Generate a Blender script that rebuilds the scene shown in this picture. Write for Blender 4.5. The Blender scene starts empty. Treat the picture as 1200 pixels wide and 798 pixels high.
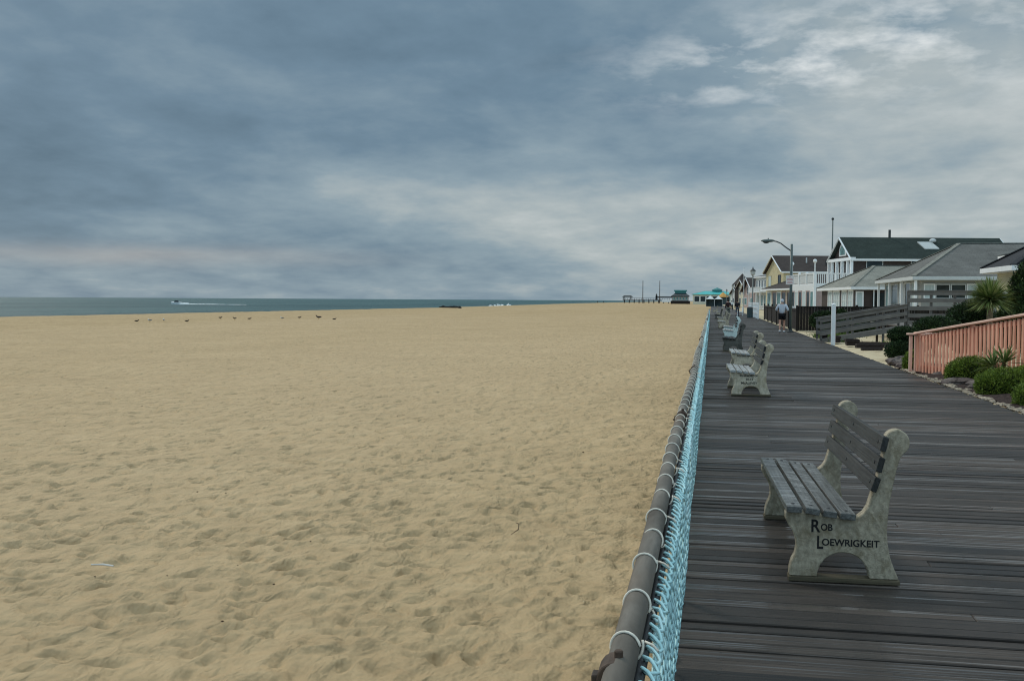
import bpy, math, random
import numpy as np
from mathutils import Vector, Matrix
random.seed(7); rng = np.random.default_rng(11)
R = math.radians
S = bpy.context.scene
col = S.collection

# ---------------------------------------------------------------- camera
cam = bpy.data.cameras.new('camera'); camo = bpy.data.objects.new('camera', cam); col.objects.link(camo)
cam.sensor_width = 36; cam.lens = 36.45; cam.clip_start = .05; cam.clip_end = 60000
camo.matrix_world = (Matrix.Translation((0, 0, 1.62)) @ Matrix.Rotation(R(10.86), 4, 'Z')
                     @ Matrix.Rotation(R(90 - 2.243), 4, 'X') @ Matrix.Rotation(R(.33), 4, 'Z'))
S.camera = camo
S.render.resolution_x = 1024; S.render.resolution_y = 680
S.view_settings.view_transform = 'Standard'; S.view_settings.look = 'None'
S.cycles.filter_width = 1.15; S.view_settings.exposure = .12; S.view_settings.gamma = 1
SUN_AZ, SUN_EL = R(-48), R(36)           # azimuth clockwise from +Y

# ---------------------------------------------------------------- sky
w = bpy.data.worlds.new('World'); S.world = w; w.use_nodes = True
nt = w.node_tree; N = nt.nodes; L = nt.links
for n in list(N): N.remove(n)
def nd(t, **k):
    n = N.new(t)
    for a, b in k.items(): setattr(n, a, b)
    return n
def mth(op, a, b=None, c=None, clamp=False):
    n = nd('ShaderNodeMath', operation=op, use_clamp=clamp)
    for i, v in enumerate((a, b, c)):
        if v is None: continue
        if isinstance(v, (int, float)): n.inputs[i].default_value = v
        else: L.new(v, n.inputs[i])
    return n.outputs[0]
out = nd('ShaderNodeOutputWorld'); bg = nd('ShaderNodeBackground'); bg.inputs[1].default_value = .1
sky = nd('ShaderNodeTexSky', sky_type='NISHITA', sun_disc=False, sun_elevation=SUN_EL, sun_rotation=SUN_AZ)
tc = nd('ShaderNodeTexCoord'); sep = nd('ShaderNodeSeparateXYZ'); L.new(tc.outputs['Generated'], sep.inputs[0])
X_, Y_, Z_ = sep.outputs
den = mth('ADD', mth('MAXIMUM', Z_, 0.0), .19)
comb = nd('ShaderNodeCombineXYZ')
L.new(mth('DIVIDE', X_, den), comb.inputs[0]); L.new(mth('DIVIDE', Y_, den), comb.inputs[1])
def noise(scale, detail, rough=.5, dist=0., off=(0, 0, 0), sc=(1, 1, 1), rot=0.):
    mp = nd('ShaderNodeMapping'); mp.inputs['Location'].default_value = off; mp.inputs['Scale'].default_value = sc
    mp.inputs['Rotation'].default_value = (0, 0, rot)
    L.new(comb.outputs[0], mp.inputs[0])
    n = nd('ShaderNodeTexNoise'); n.inputs['Scale'].default_value = scale; n.inputs['Detail'].default_value = detail
    n.inputs['Roughness'].default_value = rough; n.inputs['Distortion'].default_value = dist
    L.new(mp.outputs[0], n.inputs[0]); return n.outputs[0]
n1 = noise(.85, 4, .5, .1, (3.1, 1.7, 0))
n2 = noise(2.6, 7, .54, .15, (7.3, 2.2, 0), (1, .8, 1), .4)
n3 = noise(8.5, 6, .6, .1, (1.3, 9.2, 0))
def blob(az, el, saz, sel):
    """soft brightening of the cloud deck round one direction of the sky"""
    a = R(az); hx, hy = math.sin(a), math.cos(a)
    # sideways angle ~ X*cos - Y*sin ; elevation ~ Z
    side = mth('SUBTRACT', mth('MULTIPLY', X_, hy), mth('MULTIPLY', Y_, hx))
    s = mth('DIVIDE', side, math.sin(R(saz))); e = mth('DIVIDE', mth('SUBTRACT', Z_, math.sin(R(el))), math.sin(R(sel)))
    q = mth('ADD', mth('MULTIPLY', s, s), mth('MULTIPLY', e, e))
    front = mth('GREATER_THAN', mth('ADD', mth('MULTIPLY', X_, hx), mth('MULTIPLY', Y_, hy)), 0)
    return mth('MULTIPLY', mth('POWER', 2.718, mth('MULTIPLY', q, -1)), front)
# azimuth in degrees from +Y, clockwise
t = mth('MULTIPLY_ADD', n1, .50, .02)
t = mth('ADD', t, mth('MULTIPLY_ADD', n2, .62, -.31))
t = mth('ADD', t, mth('MULTIPLY_ADD', n3, .16, -.08))
for az, el, sa, se, amp in ((15, 11, 14, 5, .20), (9, 16, 30, 30, .10), (-12, 5.5, 12, 2.2, .16),
                            (3, 2.4, 20, 4, .22), (22, 7, 9, 5, .08), (-36, 10, 20, 14, -.14), (-14, 15, 10, 6, -.04), (-16, 2.2, 10, 1.6, -.05), (-34, 1.0, 16, 1.8, .17), (-14, 5.2, 4, 1.2, .10), (6, 11.5, 7, 3, .08), 
                            (10, 6.5, 14, 1.5, -.05)):
    t = mth('ADD', t, mth('MULTIPLY', blob(az, el, sa, se), amp))
zen = mth('MULTIPLY', mth('MULTIPLY', Z_, Z_), .32)       # thinner cloud high overhead
t = mth('ADD', t, zen, clamp=True)
cr = nd('ShaderNodeValToRGB'); L.new(t, cr.inputs[0])
els = cr.color_ramp.elements
stops = [(.0, (.085, .145, .20)), (.22, (.135, .212, .282)), (.42, (.225, .305, .360)), (.60, (.37, .425, .44)),
         (.80, (.55, .58, .575)), (1., (.86, .87, .84))]
els[0].position, els[0].color = stops[0][0], (*stops[0][1], 1)
els[1].position, els[1].color = stops[-1][0], (*stops[-1][1], 1)
for p, c in stops[1:-1]:
    e = els.new(p); e.color = (*c, 1)
# bright torn gap in the clouds
gap = mth('MULTIPLY', mth('ADD', blob(10.5, 13.6, 7.5, 3.0), mth('MULTIPLY', blob(1.5, 12.2, 6, 1.8), .9)), 1.0)
gn = noise(6.2, 7, .58, .1, (2.3, 4.2, 0))
gm = mth('MULTIPLY', mth('MULTIPLY', mth('SUBTRACT', gn, .46), 2.6, clamp=True), gap, clamp=True)
mixg = nd('ShaderNodeMix', data_type='RGBA'); L.new(gm, mixg.inputs[0]); L.new(cr.outputs[0], mixg.inputs[6])
mixg.inputs[7].default_value = (.82, .84, .83, 1)
# peach light low over the sea on the left
pe = mth('MULTIPLY', blob(-32, 2.2, 10, .55), mth('MULTIPLY_ADD', noise(1.1, 4, .5, 0, (0, 5, 0)), 2.0, -.45, clamp=True), clamp=True)
mixp = nd('ShaderNodeMix', data_type='RGBA'); L.new(mth('MULTIPLY', pe, .55), mixp.inputs[0]); L.new(mixg.outputs[2], mixp.inputs[6])
mixp.inputs[7].default_value = (.50, .44, .39, 1)
sc10 = nd('ShaderNodeVectorMath', operation='SCALE'); L.new(mixp.outputs[2], sc10.inputs[0])
# unseen sky overhead and behind the viewer brightened to light camera-facing sides
over = mth('MULTIPLY', mth('SUBTRACT', Z_, .38, clamp=True), 2.6)
rear = mth('MULTIPLY', mth('MULTIPLY_ADD', Y_, -.8, -.1, clamp=True), 2.3)
L.new(mth('MULTIPLY', mth('ADD', mth('ADD', over, rear), 1.0), 10.0), sc10.inputs[3])
mixs = nd('ShaderNodeMix', data_type='RGBA'); mixs.inputs[0].default_value = .97
L.new(sky.outputs[0], mixs.inputs[6]); L.new(sc10.outputs[0], mixs.inputs[7])
L.new(mixs.outputs[2], bg.inputs[0]); L.new(bg.outputs[0], out.inputs[0])

sl = bpy.data.lights.new('sun', 'SUN'); sl.energy = 1.5; sl.angle = R(14); sl.color = (1, .93, .82)
so = bpy.data.objects.new('sun', sl); col.objects.link(so)
so.rotation_euler = (Vector((math.sin(SUN_AZ)*math.cos(SUN_EL), math.cos(SUN_AZ)*math.cos(SUN_EL), math.sin(SUN_EL)))).to_track_quat('Z', 'Y').to_euler()
so.location = (0, 0, 30)

# ---------------------------------------------------------------- materials
class NT:
    def __init__(s, name, rough=.7, spec=.4):
        s.m = bpy.data.materials.new(name); s.m.use_nodes = True
        s.t = s.m.node_tree; s.b = s.t.nodes['Principled BSDF']
        s.b.inputs['Roughness'].default_value = rough; s.b.inputs['Specular IOR Level'].default_value = spec
        s.co = None
    def n(s, ty, ins=None, **k):
        n = s.t.nodes.new(ty)
        for a, b in k.items(): setattr(n, a, b)
        for i, v in (ins or {}).items():
            if hasattr(v, 'node'): s.t.links.new(v, n.inputs[i])
            else: n.inputs[i].default_value = v
        return n
    def pos(s, sc=(1, 1, 1), rot=(0, 0, 0), world=False):
        if world:
            o = s.n('ShaderNodeNewGeometry').outputs['Position']
        else:
            o = s.n('ShaderNodeTexCoord').outputs['Object']
        return s.n('ShaderNodeMapping', {0: o, 'Scale': sc, 'Rotation': rot}).outputs[0]
    def noise(s, v, scale, detail=4, rough=.55, dist=0.):
        return s.n('ShaderNodeTexNoise', {0: v, 'Scale': scale, 'Detail': detail, 'Roughness': rough, 'Distortion': dist}).outputs[0]
    def ramp(s, f, stops):
        r = s.n('ShaderNodeValToRGB', {0: f}); e = r.color_ramp.elements
        e[0].position, e[0].color = stops[0][0], (*stops[0][1], 1)
        e[1].position, e[1].color = stops[-1][0], (*stops[-1][1], 1)
        for p, c in stops[1:-1]:
            q = e.new(p); q.color = (*c, 1)
        return r.outputs[0]
    def mix(s, f, a, b, mode='MIX'):
        n = s.n('ShaderNodeMix', data_type='RGBA', blend_type=mode)
        for i, v in ((0, f), (6, a), (7, b)):
            if hasattr(v, 'node'): s.t.links.new(v, n.inputs[i])
            else: n.inputs[i].default_value = v if i == 0 else (*v, 1)
        return n.outputs[2]
    def math(s, op, a, b=0., clamp=False):
        return s.n('ShaderNodeMath', {0: a, 1: b}, operation=op, use_clamp=clamp).outputs[0]
    def base(s, o): s.t.links.new(o, s.b.inputs['Base Color']); return s
    def rough(s, o): s.t.links.new(o, s.b.inputs['Roughness']); return s
    def bump(s, h, dist=.01, st=1.):
        b = s.n('ShaderNodeBump', {'Height': h, 'Distance': dist, 'Strength': st}); s.t.links.new(b.outputs[0], s.b.inputs['Normal']); return s
def g3(c, k): return tuple(min(1, x*k) for x in c)
def mottled(name, c, var=.25, scale=6, rough=.7, spec=.35, bump=.003, sc=(1, 1, 1), bscale=None, dirt=None):
    t = NT(name, rough, spec); p = t.pos(sc)
    f = t.noise(p, scale, 6, .6)
    o = t.ramp(f, [(.3, g3(c, 1-var)), (.5, c), (.7, g3(c, 1+var))])
    if dirt:
        f2 = t.noise(p, scale*.35, 5, .65, .5)
        o = t.mix(t.math('MULTIPLY', t.math('SUBTRACT', f2, .48), 5, True), o, dirt)
    t.base(o)
    if bump: t.bump(t.noise(p, bscale or scale*4, 5, .6), bump)
    return t.m
def siding(name, c, pitch=.15, rough=.6, vert=False, var=.12):
    t = NT(name, rough, .3); p = t.pos()
    f = t.noise(p, 1.2, 5, .6); o = t.ramp(f, [(.3, g3(c, 1-var)), (.7, g3(c, 1+var))]); t.base(o)
    wv = t.n('ShaderNodeTexWave', {0: p, 'Scale': 1/pitch/6.283*3.1416/1.0, 'Distortion': 0}, wave_type='BANDS', bands_direction='X' if vert else 'Z', wave_profile='SAW')
    t.bump(wv.outputs[1], .02); return t.m
def shingle(name, c, c2, rough=.85):
    t = NT(name, rough, .2); p = t.pos()
    b = t.n('ShaderNodeTexBrick', {0: p, 'Color1': (*c, 1), 'Color2': (*c2, 1), 'Mortar': (*g3(c, .55), 1), 'Scale': 1.0,
            'Mortar Size': .018, 'Brick Width': .55, 'Row Height': .28, 'Bias': 0.})
    f = t.noise(p, .9, 6, .65); o = t.mix(.55, b.outputs[0], t.ramp(f, [(.3, g3(c, .6)), (.7, g3(c2, 1.35))]))
    f2 = t.noise(p, 26, 3, .7); o = t.mix(.35, o, t.ramp(f2, [(.3, g3(c, .4)), (.7, g3(c2, 1.6))]))
    t.base(o); t.bump(b.outputs[1], -.012); return t.m
def wood(name, dark, light, axis='X', rough=.6, spec=.4, scale=1., bump=.002, island=.5, rlo=None):
    """weathered board: grain streaks along one axis, each board its own tone"""
    t = NT(name, rough, spec); k = {'X': (1.8, 110, 110), 'Y': (38, .9, 38), 'Z': (38, 38, .9)}[axis]
    p0 = t.pos((scale, scale, scale))
    isl = t.n('ShaderNodeNewGeometry').outputs['Random Per Island']
    offs = t.n('ShaderNodeCombineXYZ', {0: t.math('MULTIPLY', isl, 37.), 1: t.math('MULTIPLY', isl, 91.), 2: t.math('MULTIPLY', isl, 17.)}).outputs[0]
    p1 = t.n('ShaderNodeVectorMath', {0: p0, 1: offs}, operation='ADD').outputs[0]
    p = t.n('ShaderNodeMapping', {0: p1, 'Scale': k}).outputs[0]
    f = t.noise(p, 1.0, 8, .68, .6); pat = t.noise(p1, 1.7, 4, .6)
    v = t.math('ADD', t.math('MULTIPLY', f, .85), t.math('MULTIPLY', t.math('SUBTRACT', isl, .5), island*.35))
    v = t.math('ADD', v, t.math('MULTIPLY', t.math('SUBTRACT', pat, .5), .45))
    t.base(t.ramp(v, [(.2, dark), (.42, tuple((a*.6+b*.4) for a, b in zip(dark, light))), (.62, light)]))
    if rlo is not None:
        r = t.math('ADD', t.math('MULTIPLY', f, .35), t.math('MULTIPLY', isl, .25))
        wn = t.noise(t.n('ShaderNodeMapping', {0: p1, 'Scale': (.6, 48, 48)}).outputs[0], 1., 3, .5)
        wet = t.math('MULTIPLY', t.math('MULTIPLY', t.math('SUBTRACT', wn, .525), 14., True), t.math('GREATER_THAN', isl, .6))
        r = t.math('SUBTRACT', t.math('ADD', r, rlo-.25), t.math('MULTIPLY', wet, .30)); t.rough(r)
        t.t.links.new(t.math('MULTIPLY', wet, .7), t.b.inputs['Coat Weight']); t.b.inputs['Coat Roughness'].default_value = .16
    t.bump(f, bump*4, .7); return t.m
def plain(name, c, rough=.5, spec=.5, metal=0.):
    t = NT(name, rough, spec); p = t.pos(); f = t.noise(p, 9, 4, .6)
    t.base(t.ramp(f, [(.3, g3(c, .88)), (.7, g3(c, 1.1))])); t.b.inputs['Metallic'].default_value = metal; return t.m
def leafmat(name, lo, mid, hi, trans=.2):
    t = NT(name, .6, .25); isl = t.n('ShaderNodeNewGeometry').outputs['Random Per Island']
    f = t.noise(t.pos(), 2.5, 4, .6); v = t.math('ADD', t.math('MULTIPLY', isl, .55), t.math('MULTIPLY', f, .45))
    t.base(t.ramp(v, [(.2, lo), (.5, mid), (.8, hi)]))
    return t.m
M = {}
def build_materials():
    # sand
    t = NT('sand', .95, .12); p = t.pos(world=True)
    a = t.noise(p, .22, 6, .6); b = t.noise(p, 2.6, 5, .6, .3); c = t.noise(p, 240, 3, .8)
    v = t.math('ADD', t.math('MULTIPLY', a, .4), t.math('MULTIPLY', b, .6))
    o = t.ramp(v, [(.38, (.295, .190, .095)), (.52, (.395, .268, .142)), (.63, (.485, .340, .190))])  # natural mottling, its contrast widened to paint in dimple shading on far sand
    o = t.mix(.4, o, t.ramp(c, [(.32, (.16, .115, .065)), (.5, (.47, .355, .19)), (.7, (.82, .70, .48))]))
    big = t.noise(t.pos((.03, .004, 1), world=True), 1, 4, .5)
    o = t.mix(t.math('MULTIPLY', t.math('SUBTRACT', big, .45), 1.4, True), o, (.53, .395, .25)); t.base(o)
    q = t.pos((1, .62, 1), (0, 0, .25), world=True)
    h = t.math('ADD', t.noise(q, 4.6, 3, .5, .3), t.math('MULTIPLY', t.noise(q, 1.6, 3, .5), .9))
    h = t.math('ADD', h, t.math('MULTIPLY', t.noise(q, 10., 2, .5), .25)); h = t.math('ADD', h, t.math('MULTIPLY', c, .025)); t.bump(h, .125, .9)
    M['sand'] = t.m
    t = NT('yard sand', .95, .1); p = t.pos(world=True); f = t.noise(p, 1.4, 6, .6); g = t.noise(p, 60, 2, .8)
    o = t.ramp(f, [(.35, (.42, .33, .20)), (.6, (.56, .47, .31))]); o = t.mix(.3, o, t.ramp(g, [(.3, (.2, .15, .1)), (.7, (.75, .66, .5))]))
    t.base(o); t.bump(f, .06); M['yard'] = t.m
    # sea
    t = NT('sea water', .5, .2); p = t.pos((.25, .045, 1), (0, 0, .1), world=True)
    f = t.noise(p, 1.0, 8, .62, .4)
    t.base(t.ramp(t.noise(t.pos((.02, .004, 1), world=True), 1, 5, .6), [(.35, (.030, .082, .092)), (.65, (.055, .125, .132))]))
    t.rough(t.math('ADD', t.math('MULTIPLY', f, .25), .45)); t.bump(f, 3.0, 1.); t.b.inputs['IOR'].default_value = 1.33; M['sea'] = t.m
    M['foam'] = mottled('sea foam', (.8, .83, .83), .1, 2, .8, .2, .1)
    # deck planks
    M['plank'] = wood('weathered deck boards', (.009, .007, .0058), (.074, .059, .049), 'X', .6, .30, 1., .0010, .8, .56)
    M['beam'] = wood('old beam wood', (.04, .037, .033), (.11, .10, .09), 'Y', .8, .2)
    M['slat'] = wood('dark weathered slats', (.014, .015, .014), (.145, .148, .14), 'Y', .55, .4, 1.4, .0015, .5, .42)
    M['slat_dark'] = wood('near black weathered slats', (.006, .0063, .006), (.042, .043, .041), 'Y', .65, .3, 1.4, .0015, .5)
    M['slat_pale'] = wood('pale paint and sky sheen slats', (.17, .175, .17), (.46, .47, .46), 'Y', .6, .3, 1.4, .0012, .4)  # pale colour includes sky reflection for second and third bench seats
    M['slat_black'] = wood('black slats', (.008, .009, .009), (.03, .032, .032), 'Y', .6, .3, 1.4, .0012, .4)
    M['conc'] = mottled('stained cast concrete', (.36, .315, .235), .36, 34, .9, .2, .006, (1, 1, .8), 90, (.21, .175, .115))
    M['conc_pale'] = mottled('pale cast concrete', (.53, .47, .36), .3, 22, .9, .2, .004, (1, 1, .6), 60, (.30, .24, .15))
    M['conc_green'] = mottled('pale green painted concrete', (.60, .70, .66), .12, 9, .7, .3, .003, (1, 1, 1), 60)
    M['conc_dark'] = mottled('dark mossy concrete', (.12, .115, .10), .3, 9, .9, .2, .004, (1, 1, 1), 60, (.06, .06, .05))
    M['sole'] = wood('wooden sole board', (.05, .045, .03), (.16, .13, .085), 'X', .9, .2)
    M['ink'] = plain('black paint', (.012, .012, .012), .7, .3)
    M['iron'] = plain('dark iron', (.02, .02, .022), .55, .5)
    # fence
    t = NT('galvanised pipe', .5, .5); p = t.pos((6, 1.2, 6)); f = t.noise(p, 1.2, 7, .65, .4)
    o = t.ramp(f, [(.3, (.065, .057, .047)), (.5, (.13, .118, .10)), (.72, (.24, .22, .19))])
    o = t.mix(t.math('MULTIPLY', t.math('SUBTRACT', t.noise(p, .7, 4), .55), 4, True), o, (.15, .105, .072)); t.base(o)
    t.b.inputs['Roughness'].default_value = .8; t.b.inputs['Specular IOR Level'].default_value = .25; t.bump(f, .002); M['pipe'] = t.m
    M['rust'] = mottled('rusty clamp', (.075, .05, .036), .4, 20, .8, .3, .002, dirt=(.04, .034, .03))
    t = NT('turquoise net cord', .7, .3); f = t.noise(t.pos(), 5, 5, .6)
    t.base(t.ramp(f, [(.3, (.36, .64, .68)), (.55, (.50, .79, .82)), (.75, (.66, .88, .90))])); M['net'] = t.m
    M['tie'] = mottled('white tie cord', (.70, .66, .57), .2, 30, .8, .2, .001)
    # houses
    M['white'] = mottled('white paint', (.74, .76, .76), .06, 2, .5, .4, 0)
    M['trim'] = mottled('white trim', (.80, .82, .82), .05, 3, .5, .4, 0)
    M['fascia'] = mottled('grey white fascia', (.55, .58, .58), .08, 3, .5, .4, 0)
    M['curtain'] = mottled('pale curtain', (.48, .56, .56), .15, 3, .8, .2, .01, (8, 8, .3))
    t = NT('window glass', .08, .6); t.base(t.ramp(t.noise(t.pos(), 1.3, 3), [(.35, (.006, .010, .011)), (.65, (.03, .045, .05))])); t.b.inputs['Specular IOR Level'].default_value = .3; M['glass'] = t.m
    t = NT('teal glass', .15, .5); t.base(t.ramp(t.noise(t.pos(), 1.1, 3), [(.35, (.04, .12, .12)), (.65, (.16, .33, .33))])); M['tealglass'] = t.m
    M['cream'] = siding('cream siding', (.62, .56, .36)); M['cream2'] = siding('pale cream siding', (.66, .63, .48))
    M['brownwall'] = siding('dark brown shingle wall', (.055, .042, .040), .2)
    M['redwall'] = siding('dark red brown wall', (.060, .046, .044), .2)
    M['greywall'] = siding('grey board wall', (.30, .31, .30), .2)
    M['whitewall'] = siding('white siding', (.66, .69, .68), .2)
    M['pinkwall'] = siding('dull pink siding', (.46, .36, .34), .2)
    M['roof_grey'] = shingle('grey shingles', (.085, .085, .079), (.155, .155, .145))
    M['roof_light'] = shingle('light grey shingles', (.16, .16, .14), (.26, .26, .225))
    M['roof_green'] = shingle('dark green shingles', (.020, .031, .027), (.036, .050, .043))
    M['roof_brown'] = shingle('brown black shingles', (.040, .032, .030), (.062, .05, .046))
    M['roof_black'] = shingle('charcoal shingles', (.022, .024, .028), (.04, .042, .048))
    M['roof_teal'] = mottled('turquoise metal roof', (.05, .42, .41), .15, .4, .45, .5, .0)
    M['roof_dteal'] = mottled('dark teal metal roof', (.03, .20, .20), .15, .4, .5, .5, .0)
    M['orange'] = mottled('orange canvas', (.62, .33, .10), .12, 2, .8, .2, 0)
    M['tentw'] = mottled('white canvas', (.78, .80, .78), .05, 2, .8, .2, 0)
    M['tentd'] = mottled('dark canvas', (.05, .075, .08), .2, 2, .8, .2, 0)
    M['coral'] = mottled('coral paint', (.84, .41, .27), .14, 4, .6, .35, .001, (1, 1, .3), 40, (.62, .27, .17))
    M['coral_light'] = mottled('pale coral paint', (.84, .54, .42), .1, 4, .6, .35, .001)
    M['ramp'] = wood('grey weathered ramp timber', (.065, .058, .052), (.19, .175, .16), 'X', .75, .3, 1., .002, .6)
    M['rampz'] = wood('grey weathered post timber', (.05, .046, .042), (.14, .13, .12), 'Z', .75, .3, 1., .002, .6)
    M['darkfence'] = wood('dark brown stained boards', (.009, .0075, .006), (.034, .026, .021), 'Z', .8, .25, 1., .002, .8)
    M['tub'] = mottled('dark planter wood', (.030, .022, .020), .4, 12, .8, .25, .003)
    M['stone'] = mottled('garden rock', (.115, .09, .082), .5, 16, .9, .2, .02, dirt=(.2, .17, .15))
    M['palestone'] = mottled('pale stones', (.36, .30, .23), .4, 14, .9, .2, .01)
    M['mulch'] = mottled('dark mulch', (.055, .040, .036), .5, 14, .95, .1, .03)
    M['shrub'] = leafmat('pine shrub needles', (.03, .055, .009), (.13, .19, .025), (.29, .36, .05))
    M['shrubd'] = leafmat('dark shrub leaves', (.006, .014, .005), (.020, .042, .013), (.055, .095, .026))
    M['conif'] = leafmat('conifer sprays', (.006, .014, .004), (.022, .045, .010), (.06, .095, .022))
    M['yucca'] = leafmat('yucca blades', (.06, .10, .025), (.17, .24, .07), (.42, .42, .18))
    M['grassm'] = leafmat('yard grass', (.03, .06, .01), (.08, .13, .02), (.17, .21, .05))
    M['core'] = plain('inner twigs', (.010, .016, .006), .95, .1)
    M['bark'] = mottled('fibrous bark', (.16, .13, .09), .4, 14, .9, .1, .01)
    M['lamp'] = mottled('grey green painted steel', (.085, .115, .11), .2, 8, .5, .5, .001)
    M['lampd'] = mottled('dark painted steel', (.025, .032, .034), .2, 8, .5, .5, .001)
    M['lens'] = plain('lamp glass', (.5, .52, .5), .2, .5)
    M['polew'] = mottled('white painted pole', (.62, .62, .6), .1, 5, .5, .4, 0)
    M['signw'] = mottled('faded sign face', (.70, .66, .63), .06, 8, .5, .4, 0)
    M['red'] = mottled('red paint', (.42, .05, .045), .15, 8, .5, .4, 0)
    M['pinkred'] = mottled('faded red paint', (.55, .25, .24), .15, 8, .5, .4, 0)
    M['skin'] = mottled('skin', (.50, .27, .19), .08, 9, .55, .4, 0)
    M['hoodie'] = mottled('grey marl jersey', (.52, .55, .61), .12, 30, .95, .1, .004)
    M['black'] = mottled('black cloth', (.012, .012, .014), .2, 20, .9, .15, .003)
    M['navy'] = mottled('dark jacket', (.018, .018, .022), .2, 20, .8, .2, .003)
    M['brownj'] = mottled('dark brown jacket', (.035, .018, .018), .2, 20, .8, .2, .003)
    M['jeans'] = mottled('grey blue jeans', (.07, .085, .11), .2, 20, .9, .15, .003)
    M['greypants'] = mottled('grey green trousers', (.13, .15, .13), .2, 20, .9, .15, .003)
    M['hair'] = mottled('dark hair', (.02, .014, .01), .3, 30, .7, .3, .002)
    M['shoe'] = mottled('white shoe', (.65, .67, .68), .08, 20, .6, .3, 0)
    M['gullw'] = mottled('white feathers', (.70, .70, .68), .06, 20, .8, .2, 0)
    M['gullg'] = mottled('grey feathers', (.16, .17, .18), .15, 20, .8, .2, 0)
    M['gulld'] = mottled('brown black feathers', (.035, .03, .026), .2, 20, .8, .2, 0)
    M['beak'] = plain('yellow beak', (.5, .34, .06), .5, .4)
    M['wrack'] = mottled('black seaweed', (.012, .012, .010), .4, 6, .8, .3, .02)
    M['twig'] = plain('dry twig', (.06, .04, .025), .9, .1)
    M['bone'] = plain('bleached stick', (.6, .58, .54), .7, .2)
    M['pier'] = wood('pier timber', (.025, .028, .030), (.07, .075, .075), 'Z', .9, .2)
build_materials()

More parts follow.
